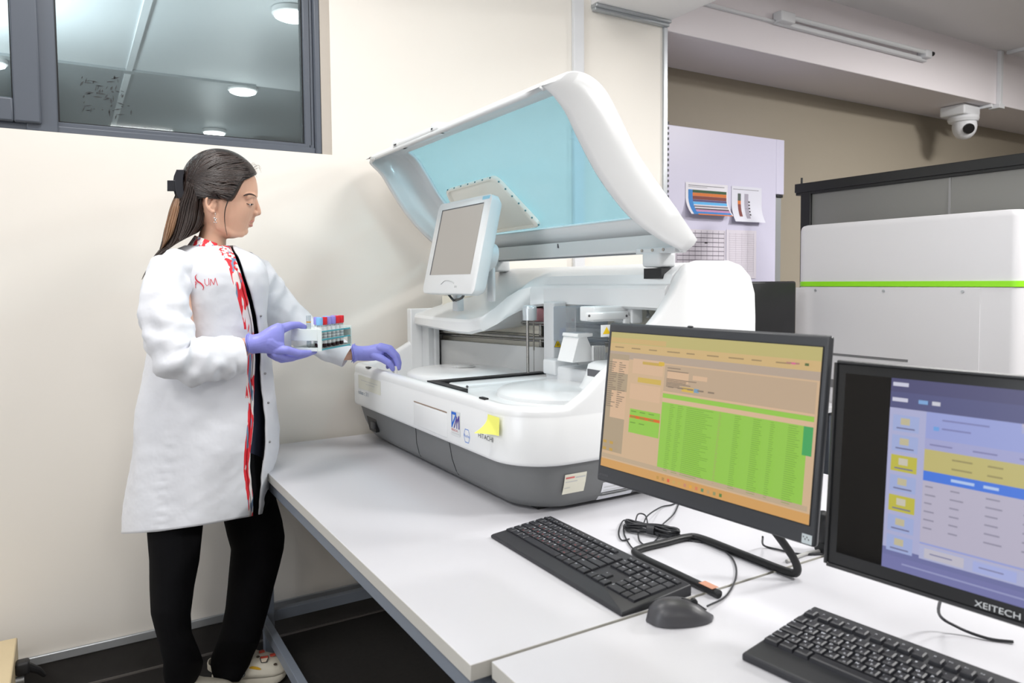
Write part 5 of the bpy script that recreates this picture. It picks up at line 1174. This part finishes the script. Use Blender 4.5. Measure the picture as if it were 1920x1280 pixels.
# red lettering on the chest, laid on the cloth
def on_coat(x, y, off=.006):
    cx, ax, ay = coat_ring(y); cc = max(-.98, min(.98, (x-cx)/ax)); return coat_pt(-math.acos(cc), y, off)
a = MB()
def coat_poly(pts): a.add([on_coat(x, y) for x, y in pts], [list(range(len(pts)))])
def stroke(pts, ws):
    L, R2 = [], []
    for i, (x, y) in enumerate(pts):
        q0, q1 = pts[max(i-1, 0)], pts[min(i+1, len(pts)-1)]; tx, ty = q1[0]-q0[0], q1[1]-q0[1]; l = math.hypot(tx, ty); nx, ny = -ty/l, tx/l
        L.append((x+nx*ws[i], y+ny*ws[i])); R2.append((x-nx*ws[i], y-ny*ws[i]))
    a.loft([[on_coat(*p), on_coat(*q)] for p, q in zip(L, R2)], False, False)
def curve2(pts, n=5): return [(p.x, p.y) for p in smooth_path([(x, y, 0) for x, y in pts], n)]
c = curve2([(369.5, 514), (366.5, 519), (369.5, 526), (378, 532), (382, 538), (381, 544)]); stroke(c, [.25+1.15*math.sin(math.pi*i/(len(c)-1)) for i in range(len(c))])
for P in ([(384, 523), (384.5, 531), (388, 535.5), (392, 533), (391.5, 521.5)], [(394.5, 535.5), (395, 523), (395.1, 522.9), (400.5, 533.5), (400.6, 533.5), (403, 521), (403.2, 521), (407.5, 535)], [(366.5, 527), (367.5, 540)], [(366.5, 528), (369.5, 530), (367.2, 533.5)]):
    c = P; stroke(c, [.55]*len(c))
obj('chest_lettering', a, [mat('embroidery_red', (206, 52, 72), .6)], coat, smooth=0)
# sleeves
def sleeve(path, rad, name, cuff_n, seed):
    P = smooth_path([pp(x, y, d) for x, y, d in path], 10); n_ = len(P); r = list(np.interp(np.linspace(0, 1, n_), np.linspace(0, 1, len(rad)), rad))
    T_ = [(P[min(i+1, n_-1)]-P[max(i-1, 0)]).normalized() for i in range(n_)]
    Nv = PL.copy(); rings = []; seg = 40
    for i in range(n_):
        Nv = (Nv-T_[i]*Nv.dot(T_[i])).normalized(); Bv = T_[i].cross(Nv); ring = []
        bend = (T_[min(i+2, n_-1)]-T_[max(i-2, 0)]).length
        for k in range(seg):
            an = 2*math.pi*k/seg; wv = noise.noise(Vector((math.cos(an)*1.4+seed, math.sin(an)*1.4, i*.16)))*.010+noise.noise(Vector((math.cos(an)*2.5, math.sin(an)*2.5+seed, i*.3)))*.006
            wv += math.sin(i*.8+math.cos(an+seed)*2.6)*.0028*(.35+bend*4)
            if i > n_-6: wv *= .3
            rr = r[i]+wv; ring.append(P[i]+Nv*math.cos(an)*rr*.92+Bv*math.sin(an)*rr)
        rings.append(ring)
    m_ = MB(); m_.loft(rings, False, True)
    # turned-in cuff so the opening reads as cloth
    inn = [[P[-1]+(p-P[-1])*.93+T_[-1]*-.001 for p in rings[-1]], [P[-1]+(p-P[-1])*.86-T_[-1]*.05 for p in rings[-1]]]
    m_.loft([rings[-1]]+inn, False, True)
    return obj(name, m_, [M_coat], coat, smooth=75)
sleeve([(342, 492, -.09), (318, 522, -.155), (309, 580, -.20), (318, 632, -.225), (338, 672, -.24), (378, 674, -.232), (418, 669, -.215), (451, 666, -.20)], [.048, .065, .068, .067, .069, .068, .062, .056], 'sleeve', 4, 1.3)
sleeve([(452, 500, .09), (478, 528, .14), (508, 565, .165), (548, 606, .165), (598, 640, .14), (652, 668, .10)], [.062, .078, .072, .062, .056, .042], 'sleeve', 4, 5.1)
# ---- navy top and trousers
a = MB(); rows = []
for py in (470, 482, 500, 530, 570, 620, 680, 740, 800, 850, 872):
    cx, ax, ay = coat_ring(py); fx = interp(py, [470, 500, 600, 700, 800, 872], [436, 462, 486, 492, 498, 490]); b2 = cx-ax+10
    rows.append(ringpx((fx+b2)/2, py, (fx-b2)/2, ay-.028, 36))
a.loft(rows); obj('navy_top', a, [M_navy], PE, smooth=60)
Q = MB()
Q.loft([ringpx(395, 800, 88, .135, 32), ringpx(398, 860, 94, .15, 32), ringpx(400, 900, 100, .155, 32), ringpx(398, 935, 108, .155, 32), ringpx(400, 955, 96, .14, 32)])
def legl(rows): Q.loft([ringpx((x0+x1)/2, py, (x1-x0)/2, dz, 30, dc, tl) for py, x0, x1, dz, dc, tl in rows])
legl([(900, 420, 508, .085, .07, 0), (940, 418, 520, .088, .075, 0), (975, 418, 529, .088, .08, 0), (1005, 424, 533, .086, .08, 0), (1030, 431, 532, .084, .08, 0), (1060, 431, 526, .08, .078, 0), (1100, 428, 514, .076, .07, 0), (1140, 421, 503, .074, .062, 0), (1175, 414, 494, .074, .052, 0), (1205, 405, 484, .074, .045, 0), (1230, 394, 472, .058, .055, 0), (1246, 391, 466, .047, .058, 0), (1262, 393, 456, .038, .055, 0), (1278, 399, 446, .03, .05, 0)])
legl([(900, 278, 386, .088, -.07, 0), (950, 277, 384, .088, -.08, 0), (1000, 278, 378, .086, -.09, 0), (1050, 279, 374, .082, -.095, 0), (1100, 281, 362, .078, -.10, 0), (1150, 285, 358, .074, -.105, 0), (1185, 289, 358, .072, -.10, 0), (1215, 297, 372, .070, -.092, 0), (1240, 306, 383, .062, -.07, 0), (1262, 305, 376, .050, -.045, 0), (1280, 306, 364, .042, -.025, 0), (1292, 314, 350, .03, -.015, 0)])
for mbq in (Q,):
    for i, v in enumerate(mbq.v): mbq.v[i] = v+PF*noise.noise(Vector((v.x*7, v.y*7, v.z*9)))*.008+PL*noise.noise(Vector((v.x*8+4, v.y*8, v.z*10)))*.006
obj_mesh('trousers', bake(Q, .005, 4, .5), [M_pants], PE)
# ---- gloves
M_gl = mat('glove_lilac', (146, 148, 226), .42, bump=.06, bscale=350, sss=.05)
G = MB()
D0 = -.20
# near hand grips the end of the rack: thumb above, four fingers below
G.loft([[pp(cx_, cy_+hy_*math.sin(a_), D0+dd_+hz_*math.cos(a_)) for a_ in np.linspace(0, 2*math.pi, 25)[:-1]] for cx_, cy_, hy_, hz_, dd_ in
        ((461, 645, 17, .028, 0), (466, 645, 20, .033, 0), (474, 645, 18, .031, 0), (484, 643.5, 18.5, .030, 0), (495, 640, 22, .029, 0), (508, 637, 27, .028, 0), (520, 637, 32, .027, .002), (528, 638, 32, .024, .004), (533, 640, 28, .018, .006))])
chainpx(G, [(512, 622, -.19, .018), (528, 616, -.185, .0155), (545, 610, -.172, .0125), (560, 609, -.158, .0105), (571, 613, -.148, .0085)])             # thumb over the top
fing = [((520, 655, -.212), (538, 656, -.222), (560, 662, -.215), (578, 662, -.195), (590, 659, -.17)),
        ((518, 662, -.20), (535, 668, -.195), (556, 668, -.18), (574, 664, -.155), (584, 661, -.13)),
        ((514, 665, -.185), (528, 673, -.17), (548, 671, -.152), (564, 666, -.13), (572, 662, -.11)),
        ((508, 663, -.172), (520, 671, -.152), (536, 670, -.135), (550, 666, -.115), (556, 662, -.10))]
for f_, sc_ in zip(fing, (1, 1.03, .98, .86)): chainpx(G, [(*q, r_*sc_) for q, r_ in zip(f_, (.0145, .0125, .011, .0095, .0078))])
chainpx(G, [(505, 640, -.205, .026), (520, 648, -.205, .022)])
obj_mesh('glove', bake(G, .0018, 3, .5), [M_gl], PE)
a = MB()
for cx_, w_ in ((462, 18.5), (465, 20.5)):
    a.tube([pp(cx_+1.5*math.sin(3*t), 645+w_*math.sin(t), D0+.032*math.cos(t)) for t in np.linspace(0, 2*math.pi, 40)], .0016, 8)
obj('glove_cuff', a, [M_gl], PE)
# far hand dips a cup into the sample disc
G = MB(); D1 = .10
G.loft([[pp(cx_, cy_+hy_*math.sin(a_), D1+hz_*math.cos(a_)) for a_ in np.linspace(0, 2*math.pi, 25)[:-1]] for cx_, cy_, hy_, hz_ in
        ((660, 661, 15, .027), (664, 662, 17.5, .031), (670, 662, 14, .028), (680, 662.5, 14, .027), (692, 662, 14.5, .030), (703, 660.5, 15.5, .034), (713, 658, 14.5, .036), (719, 656, 11, .034))])
F2 = [((712, 652, .075, .0145), (727, 655, .07, .0125), (740, 668, .068, .0112), (745, 681, .068, .0100), (746, 689, .07, .0085)),
      ((714, 650, .095, .0145), (731, 653, .092, .0125), (744, 667, .088, .0112), (748, 680, .085, .010), (747.5, 690, .082, .0085)),
      ((712, 653, .115, .0135), (727, 660, .112, .012), (737, 672, .108, .0105), (739, 682, .104, .0095), (737, 688, .10, .008)),
      ((708, 657, .13, .0125), (720, 666, .128, .0105), (727, 675, .124, .0092), (728, 683, .12, .0085), (727, 688, .118, .007))]
for f_ in F2: chainpx(G, list(f_))
chainpx(G, [(700, 666, .078, .0145), (716, 672, .066, .0130), (729, 680, .062, .0115), (735, 688, .064, .0098), (736.5, 692, .066, .0082)])               # thumb
obj_mesh('glove', bake(G, .0016, 2, .5), [M_gl], PE)
a = MB()
for cx_, w_ in ((660.5, 16.5), (664, 18)):
    a.tube([pp(cx_+1.2*math.sin(3*t), 662+w_*math.sin(t), D1+.030*math.cos(t)) for t in np.linspace(0, 2*math.pi, 40)], .0015, 8)
obj('glove_cuff', a, [M_gl], PE)
# ---- sample cup in the far hand
t = thing('sample_cup', 'small clear sample cup pinched between the gloved fingers over the machine', 'cup', pp(741, 705, .07))
q0, q1 = pp(740.5, 706, .072), pp(741, 686, .072)
a = MB(); a.cyl(q0, q1, .0085, .0105, 20); obj('cup_body', a, mat('cup_white', (232, 228, 224), .3), t)
# ---- clogs
M_clog = mat('clog_cream', (226, 220, 204), .55, noise_amt=.02, noise_scale=12); M_chr = mat('charm_red', (210, 80, 62), .5); M_chc = mat('charm_cream', (232, 216, 196), .5)
def clog(heel, toe, name, charms=True):
    """heel and toe: points on the floor"""
    H_, T2 = Vector(heel), Vector(toe); fw = (T2-H_); L = fw.length; fw.normalize(); sdv = Vector((-fw.y, fw.x, 0)); Z = Vector((0, 0, 1))
    def P(u, v, z): return H_+fw*(u*L)+sdv*v+Z*z
    wu = [0, .04, .12, .25, .4, .55, .7, .82, .92, .98, 1.0]; wv = [.012, .030, .040, .041, .040, .045, .052, .052, .043, .026, .010]
    a = MB(); us = np.linspace(0, 1, 26); outl = [(u, interp(u, wu, wv)) for u in us]; outl = outl+[(u, -w_) for u, w_ in outl[::-1][1:-1]]
    a.loft([[P(.5+(u-.5)*s_, v*s_, z+(.012*max(0, u-.8)/.2 if z < .02 else 0)) for u, v in outl] for z, s_ in ((0.001, .95), (.006, .99), (.022, 1.0), (.036, .99), (.042, .95))])
    o = obj(name, a, [M_clog], PE, smooth=60)
    # vamp: domed upper over the front part with raised throat edge
    rings = []
    for u in np.linspace(.40, .995, 22):
        w_ = interp(u, wu, wv)*1.0; hgt = interp(u, [.40, .46, .52, .62, .75, .88, .96, 1.0], [.134, .126, .115, .100, .088, .074, .057, .038])
        slant = interp(u, [.4, .5, .7], [.10, .05, 0])
        rings.append([P(u-slant*(1-math.sin(t_)), w_*math.cos(t_)*(1 if True else 1), .034+(hgt-.034)*max(0, math.sin(t_))**.75) for t_ in np.linspace(0, math.pi, 24)])
    v_ = MB(); v_.loft(rings, True, False); up = obj('upper', v_, [M_clog], o, smooth=70); up.modifiers.new('s', 'SOLIDIFY').thickness = .005
    s_ = MB(); pts = [P(.42, .043, .055), P(.25, .044, .066), P(.10, .040, .075), P(0, .022, .080), P(-.02, 0, .081), P(0, -.022, .080), P(.10, -.040, .075), P(.25, -.044, .066), P(.42, -.043, .055)]
    pts = smooth_path(pts, 6); s_.loft([[p+Z*.010, p+Z*.010+(p-P(.3, 0, p.z-H_.z)).normalized()*.004, p-Z*.010+(p-P(.3, 0, p.z-H_.z)).normalized()*.004, p-Z*.010] for p in pts]); obj('heel_strap', s_, [M_clog], o, bevel=.001)
    r_ = MB(); c_ = P(.42, -.0485, .055); r_.cyl(c_, c_-sdv*.003, .0095, seg=20); r_.cyl(c_-sdv*.003, c_-sdv*.004, .0075, seg=20, mi=1); r_.cyl(c_-sdv*.004, c_-sdv*.0045, .0035, seg=16, mi=0); obj('rivet', r_, [mat('rivet_dark', (60, 66, 74), .4), mat('rivet_light', (176, 180, 184), .4)], o)
    def on_up(u, k, off=.004):
        w_ = interp(u, wu, wv); hgt = interp(u, [.40, .46, .52, .62, .75, .88, .96, 1.0], [.134, .126, .115, .100, .088, .074, .057, .038]); t_ = k
        return P(u-interp(u, [.4, .5, .7], [.10, .05, 0])*(1-math.sin(t_)), w_*math.cos(t_), .034+(hgt-.034)*math.sin(t_)**.75)+((-sdv)*abs(math.cos(t_))+Z*math.sin(t_))*off
    if charms:
        h_ = MB(); n_ = 16; cpt = [on_up(.60+.065*math.cos(a_)*1, math.pi-(.36+.12*max(-.15, math.sin(a_))), .0035) for a_ in np.linspace(0, 2*math.pi, n_+1)[:-1]]; h_.add(cpt, [list(range(n_))]); obj('side_hole', h_, [mat('ochre_sock', (206, 160, 30), .8)], o, smooth=0)
        c_ = MB(); q = on_up(.70, math.pi-.98, .006); nrm_ = (-sdv*.6+Z*.8).normalized(); ux = fw; uy = nrm_.cross(ux); uy = uy if uy.z > 0 else -uy
        def cp(mb, pts, off, mi): mb.add([q+ux*x_+uy*y_+nrm_*off for x_, y_ in pts], [list(range(len(pts)))], mi)
        cp(c_, [(-.010, -.013), (.008, -.013), (.014, .004), (.012, .010), (-.013, .010), (-.015, .004)], 0, 2); cp(c_, [(-.008, -.011), (.006, -.011), (.011, .002), (-.012, .002)], .0006, 1); cp(c_, [(-.013, .002), (.012, .002), (.011, .009), (-.012, .009)], .0007, 0)
        obj('bucket_charm', c_, [M_chr, M_chc, M_bk], o, smooth=0)
        for u, k in ((.84, math.pi-.75), (.62, math.pi-1.05)):
            c_ = MB(); q2 = on_up(u, k, .0045); c_.ball((q2.x, q2.y, q2.z), (.006, .006, .003), seg=10); obj('vent_hole', c_, [mat('hole_brown', (86, 74, 62), .7)], o)
        for u, k in ((.66, 1.6), (.80, 1.7)):
            c_ = MB(); q2 = on_up(u, k, .005); c_.rbox((q2.x-.009, q2.y-.007, q2.z-.002), (q2.x+.009, q2.y+.007, q2.z+.003), .002); obj('red_charm', c_, [M_chr], o)
    return o
hf = at_z(396, 1288, 0); tf = at_z(541, 1268, 0); hf.z = tf.z = 0
clog(hf, tf, 'clog')
hn = at_z(305, 1345, 0); tn = at_z(430, 1322, 0); hn.z = tn.z = 0
hn = pp(268, 1290, .01); hn.z = 0; tn = hn+Vector((.27, -.07, 0))
clog(hn, tn, 'clog', False)
# ================================================================ tube rack held in the near hand
corner = pp(603, 638, -.215); up = Vector((0, 0, 1))
e1 = (-PF*math.cos(math.radians(37))+PL*math.sin(math.radians(37))).normalized()    # along the white end panel, to the left and away
e2 = (PF*math.sin(math.radians(37))+PL*math.cos(math.radians(37))).normalized()      # along the long side, to the right and away
zt, zb = pp(603, 617, -.215).z, pp(603, 659, -.215).z
k1 = .14; k2 = .20
t = thing('tube_rack', 'white test tube rack with teal edged shelves held in the gloved hand', 'test tube rack', (corner.x, corner.y, zb))
MR = Matrix(((e1.x, e2.x, 0, corner.x), (e1.y, e2.y, 0, corner.y), (0, 0, 1, zb), (0, 0, 0, 1)))
Hh = zt-zb
M_rack = mat('rack_white', (228, 238, 234), .4, sss=.05); M_teal = mat('rack_teal', (84, 186, 200), .4)
for nm, y0 in (('end_panel', 0), ('end_panel', k2-.004)):
    a = MB(); a.box((0, y0, 0), (.014, y0+.004, Hh), M=MR); a.box((.105, y0, 0), (k1, y0+.004, Hh), M=MR); a.box((.014, y0, Hh*.47), (.105, y0+.004, Hh), M=MR); a.box((.014, y0, 0), (.105, y0+.004, Hh*.16), M=MR)
    obj(nm, a, M_rack, t, bevel=.001)
for z in (0.004, Hh*.5, Hh*.86):
    a = MB(); a.box((.002, .004, z), (k1-.002, k2-.004, z+.003), 0, M=MR); a.box((-.0005, .002, z-.0005), (.002, k2-.012, z+.0035), 1, M=MR); obj('shelf', a, [M_rack, M_teal], t)
M_tube = glass_mat('tube_glass_clear', (226, 232, 234), .25, .05, .08)
M_bld = mat('blood_dark', (52, 20, 24), .4); M_tl = mat('tube_label', (244, 246, 246), .6); M_tli = mat('tube_label_ink', (168, 176, 184), .6)
caps = {'light blue': (136, 200, 248), 'red': (232, 40, 54), 'lilac': (160, 152, 232)}
seq = [[(0, 'light blue', 'nearest the hand in the front row'), (1, 'red', 'second in the front row'), (2, 'lilac', 'third in the front row'), (3, 'lilac', 'fourth in the front row'), (4, 'red', 'fifth in the front row'), (5, 'red', 'last in the front row')],
       [(1, 'lilac', 'peeking out behind the front row on the left'), (3, 'light blue', 'peeking out behind the lilac pair'), (5, 'lilac', 'hidden behind the last red ones')]]
random.seed(2)
for ri, row in enumerate(seq):
    for i, cn, ps in row:
        x_, y_ = .016+ri*.024, .018+i*.0275; b0 = MR @ Vector((x_, y_, .0085)); hb_ = Hh*1.12
        t = thing('blood_tube', '%s capped blood tube, %s of the rack' % (cn, ps), 'test tube', b0, group='capped blood tubes standing in the held rack')
        rr = .0078
        a = MB(); a.revolve([(.001, .0), (rr*.7, .002), (rr, .006), (rr, hb_)], b0, 16); obj('glass', a, M_tube, t)
        a = MB(); hb2 = .010+random.random()*.004; a.revolve([(.001, .0006), (rr*.8, .0015), (rr*1.03, .004), (rr*1.03, hb2)], b0, 14); obj('blood', a, M_bld, t)
        a = MB(); a.revolve([(rr+.0003, .013), (rr+.0004, .014), (rr+.0004, hb_*.84), (rr+.0003, hb_*.85)], b0, 16)
        for k in range(4):
            zc = .022+k*.009; a.revolve([(rr+.0006, zc), (rr+.0007, zc+.0005), (rr+.0007, zc+.002), (rr+.0006, zc+.0025)], b0, 16, 1)
        obj('label', a, [M_tl, M_tli], t)
        a = MB(); a.revolve([(.0082, hb_-.006), (.0102, hb_-.004), (.0105, hb_+.015), (.0098, hb_+.018), (.006, hb_+.0185)], b0, 18); obj('cap', a, mat('cap_'+cn.replace(' ', '_'), caps[cn], .45), t)
b0 = MR @ Vector((.060, .03, .0085)); t = thing('open_tube', 'taller uncapped clear tube with an amber ring standing behind the end panel', 'test tube', b0)
a = MB(); a.revolve([(.001, 0), (.005, .002), (.0072, .006), (.0072, .100)], b0, 16); obj('glass', a, M_tube, t)
a = MB(); a.revolve([(.0070, .078), (.0075, .0785), (.0075, .081), (.0070, .0815)], b0, 16); obj('amber_ring', a, mat('amber', (214, 160, 50), .4), t)
